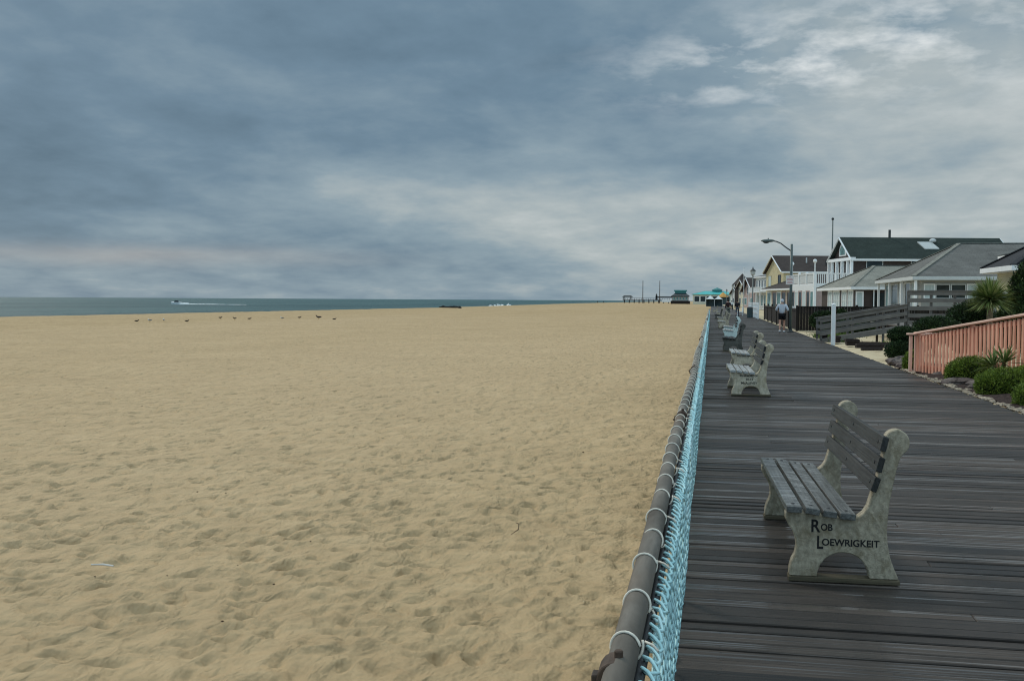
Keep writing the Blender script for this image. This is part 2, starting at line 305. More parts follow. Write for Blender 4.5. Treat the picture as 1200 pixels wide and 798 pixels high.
# ---------------------------------------------------------------- mesh helpers
class MB:
    def __init__(s): s.v = []; s.f = []; s.mi = []
    def add(s, vs, fs, mi=0):
        k = len(s.v); s.v += [tuple(p) for p in vs]; s.f += [tuple(i+k for i in f) for f in fs]; s.mi += [mi]*len(fs); return s
    def box(s, x0, x1, y0, y1, z0, z1, mi=0, mat=None):
        p = [Vector((x, y, z)) for z in (z0, z1) for y in (y0, y1) for x in (x0, x1)]
        if mat: p = [mat @ q for q in p]
        return s.add(p, [(0, 2, 3, 1), (4, 5, 7, 6), (0, 1, 5, 4), (2, 6, 7, 3), (0, 4, 6, 2), (1, 3, 7, 5)], mi)
    def bar(s, a, b, w, h, mi=0, up=(0, 0, 1)):
        """rectangular bar from a to b"""
        a, b = Vector(a), Vector(b); d = (b-a).normalized(); u = Vector(up)
        if abs(d.dot(u)) > .98: u = Vector((0, 1, 0))
        r = d.cross(u).normalized()*w/2; q = r.cross(d).normalized()*h/2
        p = [c + i*r + j*q for c in (a, b) for i, j in ((-1, -1), (1, -1), (1, 1), (-1, 1))]
        return s.add(p, [(3, 2, 1, 0), (4, 5, 6, 7), (0, 1, 5, 4), (1, 2, 6, 5), (2, 3, 7, 6), (3, 0, 4, 7)], mi)
    def tube(s, pts, rad, n=8, mi=0, cap=True):
        pts = [Vector(p) for p in pts]; k = len(s.v); rr = rad if isinstance(rad, (list, tuple)) else [rad]*len(pts)
        up = Vector((0, 0, 1)); prev = None
        for i, p in enumerate(pts):
            d = (pts[min(i+1, len(pts)-1)] - pts[max(i-1, 0)])
            d = d.normalized() if d.length > 1e-9 else Vector((0, 0, 1))
            if prev is None:
                a = d.cross(up if abs(d.z) < .9 else Vector((1, 0, 0))).normalized()
            else:
                a = (prev - d*prev.dot(d)).normalized()
            prev = a; b = d.cross(a)
            for j in range(n):
                t = 2*math.pi*j/n; s.v.append(tuple(p + rr[i]*(math.cos(t)*a + math.sin(t)*b)))
        for i in range(len(pts)-1):
            for j in range(n):
                j2 = (j+1) % n; s.f.append((k+i*n+j, k+i*n+j2, k+(i+1)*n+j2, k+(i+1)*n+j)); s.mi.append(mi)
        if cap:
            s.f.append(tuple(k+j for j in range(n))[::-1]); s.mi.append(mi)
            s.f.append(tuple(k+(len(pts)-1)*n+j for j in range(n))); s.mi.append(mi)
        return s
    def cyl(s, x, y, z0, z1, r0, r1=None, n=16, mi=0): return s.tube([(x, y, z0), (x, y, z1)], [r0, r0 if r1 is None else r1], n, mi)
    def lathe(s, prof, n=20, o=(0, 0, 0), mi=0):
        k = len(s.v)
        for r, z in prof:
            for j in range(n):
                t = 2*math.pi*j/n; s.v.append((o[0]+r*math.cos(t), o[1]+r*math.sin(t), o[2]+z))
        for i in range(len(prof)-1):
            for j in range(n):
                j2 = (j+1) % n; s.f.append((k+i*n+j, k+i*n+j2, k+(i+1)*n+j2, k+(i+1)*n+j)); s.mi.append(mi)
        s.f.append(tuple(k+j for j in range(n))[::-1]); s.f.append(tuple(k+(len(prof)-1)*n+j for j in range(n))); s.mi += [mi, mi]; return s
    def ell(s, c, r, n=12, m=8, mi=0, jit=0.):
        k = len(s.v)
        for i in range(m+1):
            a = math.pi*i/m
            for j in range(n):
                t = 2*math.pi*j/n; q = 1 + jit*random.uniform(-1, 1)
                s.v.append((c[0]+q*r[0]*math.sin(a)*math.cos(t), c[1]+q*r[1]*math.sin(a)*math.sin(t), c[2]-q*r[2]*math.cos(a)))
        for i in range(m):
            for j in range(n):
                j2 = (j+1) % n; s.f.append((k+i*n+j, k+i*n+j2, k+(i+1)*n+j2, k+(i+1)*n+j)); s.mi.append(mi)
        return s
    def prism(s, poly, d0, d1, axis='Y', mi=0):
        """closed outline extruded along an axis; poly in the two other coordinates"""
        def P(a, b, d): return (a, d, b) if axis == 'Y' else ((d, a, b) if axis == 'X' else (a, b, d))
        n = len(poly); vs = [P(a, b, d0) for a, b in poly] + [P(a, b, d1) for a, b in poly]
        fs = [tuple(range(n)), tuple(range(2*n-1, n-1, -1))] + [(i, i+n, (i+1) % n+n, (i+1) % n) for i in range(n)]
        return s.add(vs, fs, mi)
    def slab(s, pts, t, mi=0):
        pts = [Vector(p) for p in pts]; nrm = (pts[1]-pts[0]).cross(pts[2]-pts[0]).normalized()
        if nrm.z < 0: pts = pts[::-1]; nrm = -nrm
        n = len(pts); vs = pts + [p - Vector((0, 0, t)) for p in pts]
        return s.add(vs, [tuple(range(n)), tuple(range(2*n-1, n-1, -1))] + [(i, i+n, (i+1) % n+n, (i+1) % n) for i in range(n)], mi)
    def build(s, name, mats, parent=None, smooth=False, bevel=0., label=None):
        me = bpy.data.meshes.new(name); me.from_pydata(s.v, [], s.f)
        mats = mats if isinstance(mats, (list, tuple)) else [mats]
        for m in mats: me.materials.append(m if not isinstance(m, str) else M[m])
        if len(mats) > 1: me.polygons.foreach_set('material_index', s.mi)
        import bmesh
        bm = bmesh.new(); bm.from_mesh(me); bmesh.ops.recalc_face_normals(bm, faces=bm.faces)
        if bevel:
            bmesh.ops.bevel(bm, geom=[e for e in bm.edges if e.is_manifold and e.calc_face_angle(0) > .5], offset=bevel, segments=1, affect='EDGES')
        bm.to_mesh(me); bm.free()
        if smooth: me.polygons.foreach_set('use_smooth', [True]*len(me.polygons))
        o = bpy.data.objects.new(name, me); col.objects.link(o)
        if parent: o.parent = parent
        if label: o['label'] = label
        return o
def tag(o, label=None, cat=None, group=None, kind=None):
    for k, v in (('label', label), ('category', cat), ('group', group), ('kind', kind)):
        if v: o[k] = v
    return o
def thing(name, label, cat, loc=(0, 0, 0), rz=0., group=None):
    o = bpy.data.objects.new(name, None); col.objects.link(o); o.location = loc; o.rotation_euler = (0, 0, rz)
    o.empty_display_size = .2
    return tag(o, label, cat, group)
def copy_tree(o, parent=None, keep=True):
    c = o.copy(); col.objects.link(c); c.parent = parent
    for ch in list(o.children): copy_tree(ch, c)
    return c

# numpy value noise
def vnoise(x, y, seed=0):
    xi = np.floor(x).astype(np.int64); yi = np.floor(y).astype(np.int64); fx = x-xi; fy = y-yi
    fx = fx*fx*(3-2*fx); fy = fy*fy*(3-2*fy)
    def h(a, b):
        q = (a*374761393 + b*668265263 + seed*974634777) & 0xffffffff
        q = ((q ^ (q >> 13))*1274126177) & 0xffffffff
        return ((q ^ (q >> 16)) & 0xffff)/65535.
    return (h(xi, yi)*(1-fx)+h(xi+1, yi)*fx)*(1-fy) + (h(xi, yi+1)*(1-fx)+h(xi+1, yi+1)*fx)*fy - .5
def fbm(x, y, o=4, seed=0, g=.5):
    s = 0; a = 1
    for i in range(o): s = s + a*vnoise(x*2**i, y*2**i, seed+i*7); a *= g
    return s
def grid_mesh(name, xs, ys, Z, mat):
    nx, ny = len(xs), len(ys); XX, YY = np.meshgrid(xs, ys)
    co = np.stack([XX, YY, Z], -1).reshape(-1, 3).astype(np.float32)
    i = np.arange(nx-1)[None, :] + nx*np.arange(ny-1)[:, None]; i = i.ravel()
    q = np.stack([i, i+1, i+1+nx, i+nx], 1).astype(np.int32)
    me = bpy.data.meshes.new(name); me.vertices.add(len(co)); me.vertices.foreach_set('co', co.ravel())
    me.loops.add(q.size); me.loops.foreach_set('vertex_index', q.ravel()); me.polygons.add(len(q))
    me.polygons.foreach_set('loop_start', np.arange(0, q.size, 4, dtype=np.int32)); me.polygons.foreach_set('use_smooth', np.ones(len(q), bool))
    me.update(calc_edges=True); me.validate(); me.materials.append(mat)
    o = bpy.data.objects.new(name, me); col.objects.link(o); return o

# ---------------------------------------------------------------- sand beach
def steps(a, b, d0, k):
    r = [a]
    while r[-1] < b: r.append(r[-1] + max(d0, k*abs(r[-1])))
    return r
xl = [-v for v in steps(9, 175, .035, .0065)][::-1]
xs = np.array(xl + list(np.arange(-8.965, .1, .035)) + list(np.arange(.2, 4.6, .25)))
ys = np.array(list(np.arange(-14, 2.6, .3)) + list(np.arange(2.75, 14, .035)) + steps(14.05, 220, .07, .005) + steps(224, 4000, 5, .03))
XX, YY = np.meshgrid(xs, ys)
def crest(Y): return np.interp(Y, [-20, 100, 260, 600, 1000, 4000], [-73, -73, -69, -83, -92, -100])
Z = -.60 + .05*fbm(XX*.25, YY*.18, 3, 1) + .050*fbm(XX*.9, YY*.8, 3, 5) + .030*fbm(XX*3.0+YY*.5, YY*2.6, 3, 9)
damp = np.clip(1.2 - np.abs(XX+36)/200, .4, 1)
# footprints and scuffs
def stamp(cx, cy, L, W, ang, depth, rim):
    r = L*1.9; i0, i1 = np.searchsorted(xs, [cx-r, cx+r]); j0, j1 = np.searchsorted(ys, [cy-r, cy+r])
    if i1-i0 < 2 or j1-j0 < 2: return
    x = XX[j0:j1, i0:i1]-cx; y = YY[j0:j1, i0:i1]-cy; c, s_ = math.cos(ang), math.sin(ang)
    u = (x*c+y*s_)/L; v = (-x*s_+y*c)/W; q = u*u+v*v
    Z[j0:j1, i0:i1] += -depth*np.exp(-q*q*1.1) + rim*np.exp(-((np.sqrt(q)-1.35)**2)*7)
for i in range(90):                                  # walkers' trails
    x, y = random.uniform(-30, -1), random.uniform(3, 55); a = random.choice([1.57, 1.4, 1.75, 0.3, 2.6, 2.2])+random.uniform(-.25, .25)
    for k in range(random.randint(8, 40)):
        a += random.uniform(-.06, .06); x += .62*math.cos(a); y += .62*math.sin(a)
        sd = .10 if k % 2 else -.10
        if x > -.5: break
        stamp(x-sd*math.sin(a), y+sd*math.cos(a), random.uniform(.12, .17), random.uniform(.06, .085), a+random.uniform(-.2, .2), random.uniform(.025, .05), random.uniform(.006, .014))
for i in range(9000):
    y = 3 + 60*random.random()**1.5; x = -.4 - random.random()*max(9, .78*y)
    stamp(x, y, random.uniform(.06, .15), random.uniform(.04, .09), random.uniform(0, 3.14), random.uniform(.010, .036), random.uniform(.003, .010))
for (x0, y0, x1, y1, w_, d) in ((-5.6, 5.0, -2.6, 8.6, .055, .022), (-5.3, 4.9, -2.3, 8.5, .045, .02), (-4.3, 5.6, -2.9, 7.6, .06, .016), (-12, 9.4, -6.2, 10.3, .06, .02), (-11, 10.2, -6.8, 9.6, .05, .018), (-9.2, 11.5, -7.0, 9.1, .05, .018), (-3.4, 6.1, -1.4, 7.0, .06, .015)):
    n = 60
    for k in range(n):
        u = k/(n-1); stamp(x0+(x1-x0)*u, y0+(y1-y0)*u+.1*math.sin(u*4), .11, w_, math.atan2(y1-y0, x1-x0), d*(.22+.1*random.random()), .001)
cr_ = crest(YY); dd = np.clip((cr_ - XX)/14, 0, 8)
Z = Z + .12*np.exp(-((XX-cr_-2)/7)**2) - 2.3*np.minimum(dd, 1.6)
Z = Z + np.interp(YY, [0, 300, 700, 4000], [0, 0, .1, .1])
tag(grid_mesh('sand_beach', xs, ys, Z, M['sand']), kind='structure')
# water
sea = MB(); X0 = -70.
rows = [-400, 0, 200, 600, 1200, 2500, 6000, 14000, 40000]; cols_ = [-40000, -12000, -4000, -1500, -600, -250, -75]
grid_mesh('sea', np.array(cols_, float), np.array(rows, float), np.full((len(rows), len(cols_)), -2.75), M['sea'])['kind'] = 'structure'
# ---------------------------------------------------------------- yard land on the house side
yx = np.array(list(np.arange(4.47, 12, .12)) + steps(12, 900, .5, .06)); yy = np.array(list(np.arange(-14, 60, .2)) + steps(60, 4000, .5, .05))
YX, YYY = np.meshgrid(yx, yy)
YZ = -.06 + .05*fbm(YX*.8, YYY*.8, 4, 21) + .03*fbm(YX*3, YYY*3, 2, 22); YZ = np.where(YX < 4.7, np.minimum(YZ, -.03), YZ)
YZ = YZ - np.where(YX < 4.49, .9, 0)
tag(grid_mesh('yard_ground', yx, yy, YZ, M['yard']), kind='structure')
# planting bed of dark mulch along the walk
b = MB(); n = 60
vs = []; 
for i in range(n+1):
    y = 8 + 20.5*i/n; x0 = 4.62+.10*math.sin(i*1.3)+.05*math.sin(i*3.1); x1 = 7.2 + .3*math.sin(i*.7) - max(0, (y-24)*.35)
    for j in range(7):
        u = j/6; vs.append((x0+(x1-x0)*u, y, -.02+.10*math.sin(u*3.1)+random.uniform(0, .03)))
b.add(vs, [(i*7+j, i*7+j+1, (i+1)*7+j+1, (i+1)*7+j) for i in range(n) for j in range(6)])
tag(b.build('mulch_ground', 'mulch', smooth=True), kind='structure')

# ---------------------------------------------------------------- boardwalk
def planks():
    b = MB(); y = -4.; k = 0
    while y < 130:
        wd = .137; jx = [1.35, 3.1, 2.2, .7][k % 4] if random.random() < .12 else None
        segs = [(-.165+random.uniform(-.012, .012), 4.47+random.uniform(-.02, .02))]
        if jx: segs = [(segs[0][0], jx-.001), (jx+.001, segs[0][1])]
        for (xa, xb) in segs:
            tl = random.gauss(0, .0034); hz = random.gauss(0, .0013); t2 = random.gauss(0, .0012)
            x0, x1, y0, y1 = xa, xb, y+.0035, y+wd-.0035
            bv = .0055; zb = -.038
            def zt(x, yq): return hz + tl*((yq-y)/wd-.5)*2 + t2*((x-2.2)/2.2)
            ring = [(x0, y0), (x1, y0), (x1, y1), (x0, y1)]
            inn = [(x0+bv, y0+bv), (x1-bv, y0+bv), (x1-bv, y1-bv), (x0+bv, y1-bv)]
            v = [(x, q, zb) for x, q in ring] + [(x, q, zt(x, q)-bv) for x, q in ring] + [(x, q, zt(x, q)) for x, q in inn]
            f = [(3, 2, 1, 0)] + [(i, (i+1) % 4, (i+1) % 4+4, i+4) for i in range(4)] + [(i+4, (i+1) % 4+4, (i+1) % 4+8, i+8) for i in range(4)] + [(8, 9, 10, 11)]
            b.add(v, f)
            if -1 < y < 16:
                for jx_ in (.06, .8, 1.6, 2.4, 3.2, 4.0, 4.36):
                    if x0 < jx_ < x1:
                        for dy in (.035, .102):
                            nx_, ny_ = jx_+random.uniform(-.012, .012), y+dy+random.uniform(-.006, .006); nz = zt(nx_, ny_)+.0008
                            b.add([(nx_+.0048*math.cos(q), ny_+.0048*math.sin(q), nz) for q in (0, 1.05, 2.1, 3.14, 4.19, 5.24)], [(0, 1, 2, 3, 4, 5)], 1)
        y += wd+random.uniform(.001, .006); k += 1
    for i in range(300):                      # the far end, where boards are below a pixel
        y0 = 130.2+2*i; b.add([(-.1, y0, -.002), (4.47, y0, -.002), (4.47, y0+1.96, -.002), (-.1, y0+1.96, -.002)], [(0, 1, 2, 3)])
    return b
tag(planks().build('boardwalk', ['plank', 'iron']), kind='structure')
b = MB()
for x in (-.03, .8, 1.6, 2.4, 3.2, 4.0, 4.38): b.box(x-.04, x+.04, -4, 728, -.30, -.042)
b.build('boardwalk_joists', 'beam')['kind'] = 'structure'

# ---------------------------------------------------------------- beach fence: pipe rail, net, ties
FX = -.147; RZ = 1.0; Y0, Y1 = -2.2, 82.
fence = thing('beach_fence', 'long grey pipe rail hung with turquoise rope net along the sand side of the boardwalk', 'fence', (FX, 0, 0))
railpts = []; y = Y0
while y <= Y1+.01: railpts.append((.006*math.sin(y*.9), y, RZ+.006*math.sin(y*.55+1))); y += .35
MB().tube(railpts, .0255, 18).build('top_rail', 'pipe', fence, smooth=True)
posts = [1.70+3.92*k for k in range(-1, 21)]
pm = None
for py in posts:
    if pm is None:
        post_b = MB().cyl(0, 0, -1.0, RZ-.03, .024, n=12); po = post_b.build('post', 'pipe', fence, smooth=True); po.location.y = py
        # clamp: collar round the rail, bolt lug
        c = MB().tube([(0, -.030, RZ), (0, .030, RZ)], .0300, 16); c.tube([(0, 0, RZ-.10), (0, 0, RZ-.02)], .031, 14)
        c.box(-.040, -.026, -.014, .014, RZ-.04, RZ+.002); c.cyl(.004, 0, RZ+.025, RZ+.042, .008, n=8); c.tube([(-.048, 0, RZ-.018), (-.03, 0, RZ-.018)], .005, 8)
        cl = c.build('clamp', 'rust', fence, bevel=.002); cl.location.y = py; pm = (po, cl)
    else:
        for src in pm:
            d = src.copy(); col.objects.link(d); d.parent = fence; d.location.y = py
# net
def ztop(y): return RZ-.035 - .012*abs(math.sin(y*10.3)) - .01*math.sin(y*.8)
def net_pt(y, v):
    """v: 0 top .. 1 bottom at deck edge"""
    z = ztop(y)*(1-v) + .012*v
    x = .052 + .018*math.sin(v*3.1)*(1+.5*math.sin(y*1.7)) + .006*math.sin(y*5.1+v*4) + .004*math.sin(y*13.7+2*v) - .062*v + (.013*math.sin(y*23.)+.008*math.sin(y*41.))*v**4
    return Vector((x, y, z))
def netting(ya, yb, pitch, rows, rad, b, jit):
    ny = int((yb-ya)/(pitch/2)); P = {}
    for r in range(rows+1):
        for i in range(ny+1):
            q = net_pt(ya+i*pitch/2+random.uniform(-jit, jit), min(1, max(0, (r + random.uniform(-.12, .12))/rows))); q.x += random.uniform(-jit, jit)*.9; P[r, i] = q
    for r in range(rows):
        for st in (0, 1):
            pts = [P[r + ((i+st+r) % 2), i] for i in range(ny+1)]
            if st == 0 : b.tube(pts, rad, 4, cap=False)
    # second set closes the diamonds
    for i in range(0, ny, 2):
        pass
b = MB()
netting(.2, 12., .036, 34, .0030, b, .003)
netting(12., 34., .08, 20, .0056, b, .008)
netting(34., 82., .18, 12, .010, b, .012)
netting(Y0, .2, .12, 18, .0045, b, .008)
b.build('net', 'net', fence, smooth=True)
# thick looped border cord along the top of the net
b = MB(); pts = []; y = .9
while y < 34:
    for dy, dx, dz in ((0, .058, .000), (.008, .048, .010), (.018, .036, .012), (.028, .034, .006), (.033, .044, -.002), (.038, .058, -.008), (.050, .064, -.010)):
        pts.append((dx*.85+.006+random.uniform(-.003, .003)+.004, y+dy+random.uniform(-.003, .003), RZ-.018+dz*.8+random.uniform(-.003, .003)))
    y += .060+random.uniform(-.005, .006)
b.tube(pts, .0036, 6)
b.tube([(.050+.006*math.sin(q*7), q, ztop(q)-.028+.006*math.sin(q*19)) for q in np.arange(.9, 60, .05)], .0042, 5)
b.tube([(net_pt(q, 1).x+.006*math.sin(q*31), q, .018+.010*math.sin(q*27)) for q in np.arange(.9, 60, .03)], .0038, 4)
b.build('border_cord', 'net', fence, smooth=True)
MB().tube([(.033+.002*math.sin(q*3), q, RZ-.026) for q in np.arange(Y0, Y1, .2)], .0125, 8).build('dark_gap_tube', 'iron', fence, smooth=True)  # dark tube added to fill the dark gap between rail and border cord
# ties
tb = MB(); T = []
for k in range(25):
    a = 2*math.pi*k/24; T.append((.0282*math.cos(a), .010*math.sin(a)+.0015*k, .0282*math.sin(a)))
T2 = [(.03, 0, 0), (.045, .012, -.02)]
tb.tube(T, .0026, 6); tb.tube([(.031, .036, -.004), (.044, .03, -.012), (.052, .02, -.022)], .0026, 6)
tie0 = tb.build('tie_cord', 'tie', fence, smooth=True)
yt = 1.50; ties = []; i = 0
while yt < 80:
    ties.append(yt); yt += .29 + random.uniform(-.03, .03)
for k, yv in enumerate(ties[:100]):
    o = tie0 if k == 0 else tie0.copy()
    if k: col.objects.link(o); o.parent = fence
    o.location = (.006*math.sin(yv*.9), yv, RZ+.006*math.sin(yv*.55+1)); o.rotation_euler = (0, random.uniform(-.4, .4), random.uniform(-.35, .1))
b = MB()
for yv in ties[100:]: b.tube([(x, yv+y, RZ+z) for x, y, z in T[::3]], .0036, 4)
b.build('tie_cord', 'tie', fence)['kind'] = 'stuff'
# the dark tube beside the rail only fills the gap there
# ---------------------------------------------------------------- benches
def P_(x, y): return ((x-200)/617, .03+(722-y)/617)
outline = [(200, 722), (201, 695), (208, 668), (220, 645), (226, 615), (222, 590), (210, 562), (194, 540), (184, 520), (181, 496), (188, 490),
           (250, 494), (320, 501), (380, 506), (430, 507), (452, 502), (470, 488), (484, 466), (492, 440), (502, 405), (515, 365), (527, 320), (535, 285), (539, 256)]
for k in range(13):
    a = math.radians(172 - k*17.5); outline.append((584+46*math.cos(a), 236-46*math.sin(a)))
outline += [(600, 285), (591, 310), (582, 345), (572, 395), (563, 445), (557, 500), (555, 550), (558, 595), (567, 640), (582, 680), (597, 712), (598, 722), (495, 722), (491, 700), (481, 678), (466, 658), (447, 644), (424, 635), (398, 632), (372, 635), (348, 645), (328, 660), (313, 680), (305, 700), (302, 722)]
def make_bench(label, mats, texts=(), both=True, group='concrete and slat benches along the boardwalk', length=1.80):
    """mats: side panel, seat slats, back slats; base corner at origin, bench runs along +Y"""
    mp, ms, mk = mats
    root = thing('park_bench', label, 'bench', group=group)
    poly = [P_(*p) for p in outline]; poly = poly[::-1]
    pan = []
    for yy_ in (0., length-.085):
        b = MB().prism(poly, yy_, yy_+.085); o = b.build('side_panel', mp, root, bevel=.006)
        MB().box(-.005, .655, yy_-.008, yy_+.093, 0.002, .029).build('sole_board', 'sole', o, bevel=.003)
        pan.append(o)
    for k, (xa, xb, za, zb) in enumerate(((183, 239, 490, 491), (251, 303, 491, 499), (316, 367, 501, 507), (379, 435, 508, 512))):
        (x0, z0), (x1, z1) = P_(xa, za), P_(xb, zb); e = random.uniform(-.012, .006)
        def seg(b, x0, z0, x1, z1, t, ya, yb, mi=0):
            d = Vector((x1-x0, 0, z1-z0)); nn = Vector((-d.z, 0, d.x)).normalized()*t; a = Vector((x0, 0, z0)); c = Vector((x1, 0, z1))
            vs = [p+Vector((0, q, 0)) for q in (ya, yb) for p in (a, c, c+nn, a+nn)]
            b.add(vs, [(0, 1, 2, 3), (7, 6, 5, 4), (0, 4, 5, 1), (1, 5, 6, 2), (2, 6, 7, 3), (3, 7, 4, 0)], mi)
        b = MB(); seg(b, x0, z0+.002, x1, z1+.002, .036, -.045+e, length+.045+e)
        sl_ = b.build('seat_slat', ms, root, bevel=.003)
        mx, mz = (x0+x1)/2, (z0+z1)/2
        for q in (.04, length-.04): MB().lathe([(.012, 0), (.012, .003), (.008, .005)], 8, (mx, q, mz+.037)).build('bolt', 'iron', sl_)
    for k, (xt, yt_, xb_, yb_) in enumerate(((552, 216, 540, 266), (541, 290, 528, 340), (527, 362, 510, 410))):
        (x1, z1), (x0, z0) = P_(xt, yt_), P_(xb_, yb_)
        d = Vector((x1-x0, 0, z1-z0)); nn = Vector((-d.z, 0, d.x)).normalized()*.036; a = Vector((x0-.004, 0, z0)); c = Vector((x1-.004, 0, z1))
        e = random.uniform(-.02, .01)
        vs = [p+Vector((0, q, 0)) for q in (-.05+e, length+.05+e) for p in (a, c, c+nn, a+nn)]
        sl_ = MB().add(vs, [(0, 1, 2, 3), (7, 6, 5, 4), (0, 4, 5, 1), (1, 5, 6, 2), (2, 6, 7, 3), (3, 7, 4, 0)]).build('back_slat', mk, root, bevel=.003)
        m_ = (a+c)/2+nn
        for q in (.05, length/2, length-.05):
            MB().tube([m_+Vector((.002, q, 0)), m_+nn.normalized()*.004+Vector((0, q, 0))], .010, 8).build('bolt', 'iron', sl_)
    for txt, x, z, size, sx in texts:
        cu = bpy.data.curves.new('inscription', 'FONT'); cu.body = txt; cu.size = size; cu.extrude = .0006; cu.offset = .0012 if size < .075 else .0022
        tmp = bpy.data.objects.new('tmp', cu); col.objects.link(tmp)
        dg = bpy.context.evaluated_depsgraph_get(); me = bpy.data.meshes.new_from_object(tmp.evaluated_get(dg)); bpy.data.objects.remove(tmp)
        me.materials.clear(); me.materials.append(M['ink'])
        o = bpy.data.objects.new('inscription', me); col.objects.link(o); o.parent = pan[0]
        o.location = (x, -.0012, z); o.rotation_euler = (R(90), 0, 0); o.scale = (sx, 1, 1)
    return root
b1 = make_bench('nearest bench, dark grey slats on mossy concrete ends with a painted name', (M['conc'], M['slat'], M['slat_dark']),
                (('R', .122, .292, .102, .9), ('OB', .182, .302, .054, .95), ('L', .158, .196, .104, .8), ('OEWRIGKEIT', .190, .216, .055, 1.04)))
b1.location = (.465, 6.15, 0.004); b1.rotation_euler.z = R(1.8); b1.scale = (.935, 1, 1)
b2 = make_bench('second bench, seat slats tinted pale as sky sheen and a cream concrete end lettered BILLY', (M['conc_pale'], M['slat_pale'], M['slat_black']),
                (('IN MEMORY OF', .14, .335, .040, 1.05), ('BILLY', .235, .272, .050, 1.05), ('McALEVEY', .155, .205, .056, 1.05)))
b2.location = (.36, 18.05, 0.004); b2.rotation_euler.z = R(1.2)
b3 = make_bench('third bench, pale slats seen close behind the bench lettered BILLY', (M['conc_pale'], M['slat_pale'], M['slat_black']),
                (('ROGER HAGAN', .10, .34, .055, 1.1),))
b3.location = (.50, 24.4, 0.004); b3.rotation_euler.z = R(.8)
b4 = make_bench('fourth bench, dark mossy ends and blackened back slats', (M['conc_dark'], M['slat_black'], M['slat_black']))
b4.location = (.40, 34.0, 0.004)
b5 = make_bench('fifth bench, pale green ends and white seat slats', (M['conc_green'], M['slat_pale'], M['slat_black']))
b5.location = (.52, 43.5, .004)
farl = [(.62, 49.5, 'sixth bench, pale green ends with its back knob beside two walkers', b5), (.46, 62.5, 'cream bench with dark seat, just beyond the pale green benches', b2), (.50, 77., 'bench midway to the tents with cream ends', b3),
        (.34, 94., 'dark slatted bench close to the end of the turquoise net', b4), (.6, 112., 'pale bench left of the walkers in dark jackets', b3), (.3, 150., 'small far bench before the white tents', b2)]
for x, y_, lb, src in farl:
    c = copy_tree(src); c.location = (x, y_, .004); c['label'] = lb
    for ch in c.children:
        for g in list(ch.children):
            if g.name.startswith('inscription'): bpy.data.objects.remove(g)

# ---------------------------------------------------------------- foliage helpers
def leaf_cloud(b, centers, n, size, up=.3, lens=1.8, shell=.55):
    """little blades spread through several ellipsoid volumes"""
    wts = [c[3]*c[4]*c[5] for c in centers]; tot = sum(wts)
    for (cx, cy, cz, rx, ry, rz), wt in zip(centers, wts):
        for _ in range(int(n*wt/tot)):
            v = Vector((random.gauss(0, 1), random.gauss(0, 1), random.gauss(0, 1))).normalized()
            rr = shell + (1.03-shell)*random.random()**.5
            bump = 1 + .10*math.sin(v.x*9+cx*5)*math.sin(v.y*8+cy)*math.cos(v.z*7)
            p = Vector((cx+v.x*rx*rr*bump, cy+v.y*ry*rr*bump, cz+v.z*rz*rr*bump))
            if p.z < 0: continue
            d = (v*.8 + Vector((random.gauss(0, .5), random.gauss(0, .5), random.gauss(0, .4)+up))).normalized()
            s_ = d.cross(Vector((random.gauss(0, 1), random.gauss(0, 1), random.gauss(0, 1)))).normalized()*size*random.uniform(.3, .5); l_ = d*size*lens*random.uniform(.6, 1.2)
            b.add([p-s_, p+s_, p+l_], [(0, 1, 2)])
def shrub(label, x, y, centers, n, size, mat='shrub', group='rounded garden shrubs', cat='shrub', name='garden_shrub', z=0.):
    root = thing(name, label, cat, (x, y, z), group=group)
    b = MB(); leaf_cloud(b, centers, n, size); b.build('foliage', mat, root)
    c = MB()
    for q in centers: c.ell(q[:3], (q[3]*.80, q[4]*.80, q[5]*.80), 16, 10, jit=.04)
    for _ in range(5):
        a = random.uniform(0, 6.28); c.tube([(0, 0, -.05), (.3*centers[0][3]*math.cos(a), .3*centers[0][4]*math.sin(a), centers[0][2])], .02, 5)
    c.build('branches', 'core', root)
    return root
shrub('wide bright green mounded shrub in front of the coral ramp fence', 5.26, 22.5, [(0, 0, .18, .52, .42, .33), (.2, .05, .18, .34, .3, .28), (-.2, 0, .14, .34, .3, .26)], 26000, .022)
shrub('large bright green mounded shrub cut by the right edge of the view', 5.15, 19.6, [(0, 0, .16, .52, .45, .30), (.45, .1, .18, .5, .45, .33), (-.22, -.1, .13, .32, .36, .26)], 34000, .022)
shrub('small bright green mounded shrub nearest the walk at the right edge', 5.12, 17.5, [(0, 0, .13, .42, .4, .28), (.4, 0, .13, .4, .4, .26)], 26000, .022)
shrub('dark shrub of two stacked mounds left of the coral fence end', 5.42, 31.0, [(-.08, 0, .24, .46, .4, .27), (.02, .3, .66, .44, .4, .25)], 10000, .035, 'shrubd')
shrub('small green shrub squeezed against the end of the coral fence', 4.80, 26.4, [(0, 0, .12, .22, .3, .32)], 5000, .028)
shrub('broad dark shrub behind the coral fence and below the grey deck railing', 7.05, 35.0, [(0, 0, .80, .70, .6, .36), (.5, 0, .62, .45, .5, .34), (-.5, -.1, .42, .45, .5, .36)], 13000, .04, 'shrubd')
shrub('dark round bush behind the yucca tree trunk', 8.35, 36.2, [(0, 0, 1.0, .75, .7, .62), (-.1, 0, .4, .6, .6, .5)], 9000, .055, 'shrubd')
shrub('low dark bush at the foot of the dark board fence', 6.9, 56.0, [(0, 0, .22, 1.1, .7, .42), (.9, .2, .3, .6, .6, .45)], 8000, .06, 'shrubd')
shrub('vine covered clump on the dark board fence beside the ramp', 6.1, 58.8, [(0, 0, .6, .8, .3, .5), (.7, 0, .75, .6, .3, .45)], 6000, .06, 'shrubd')
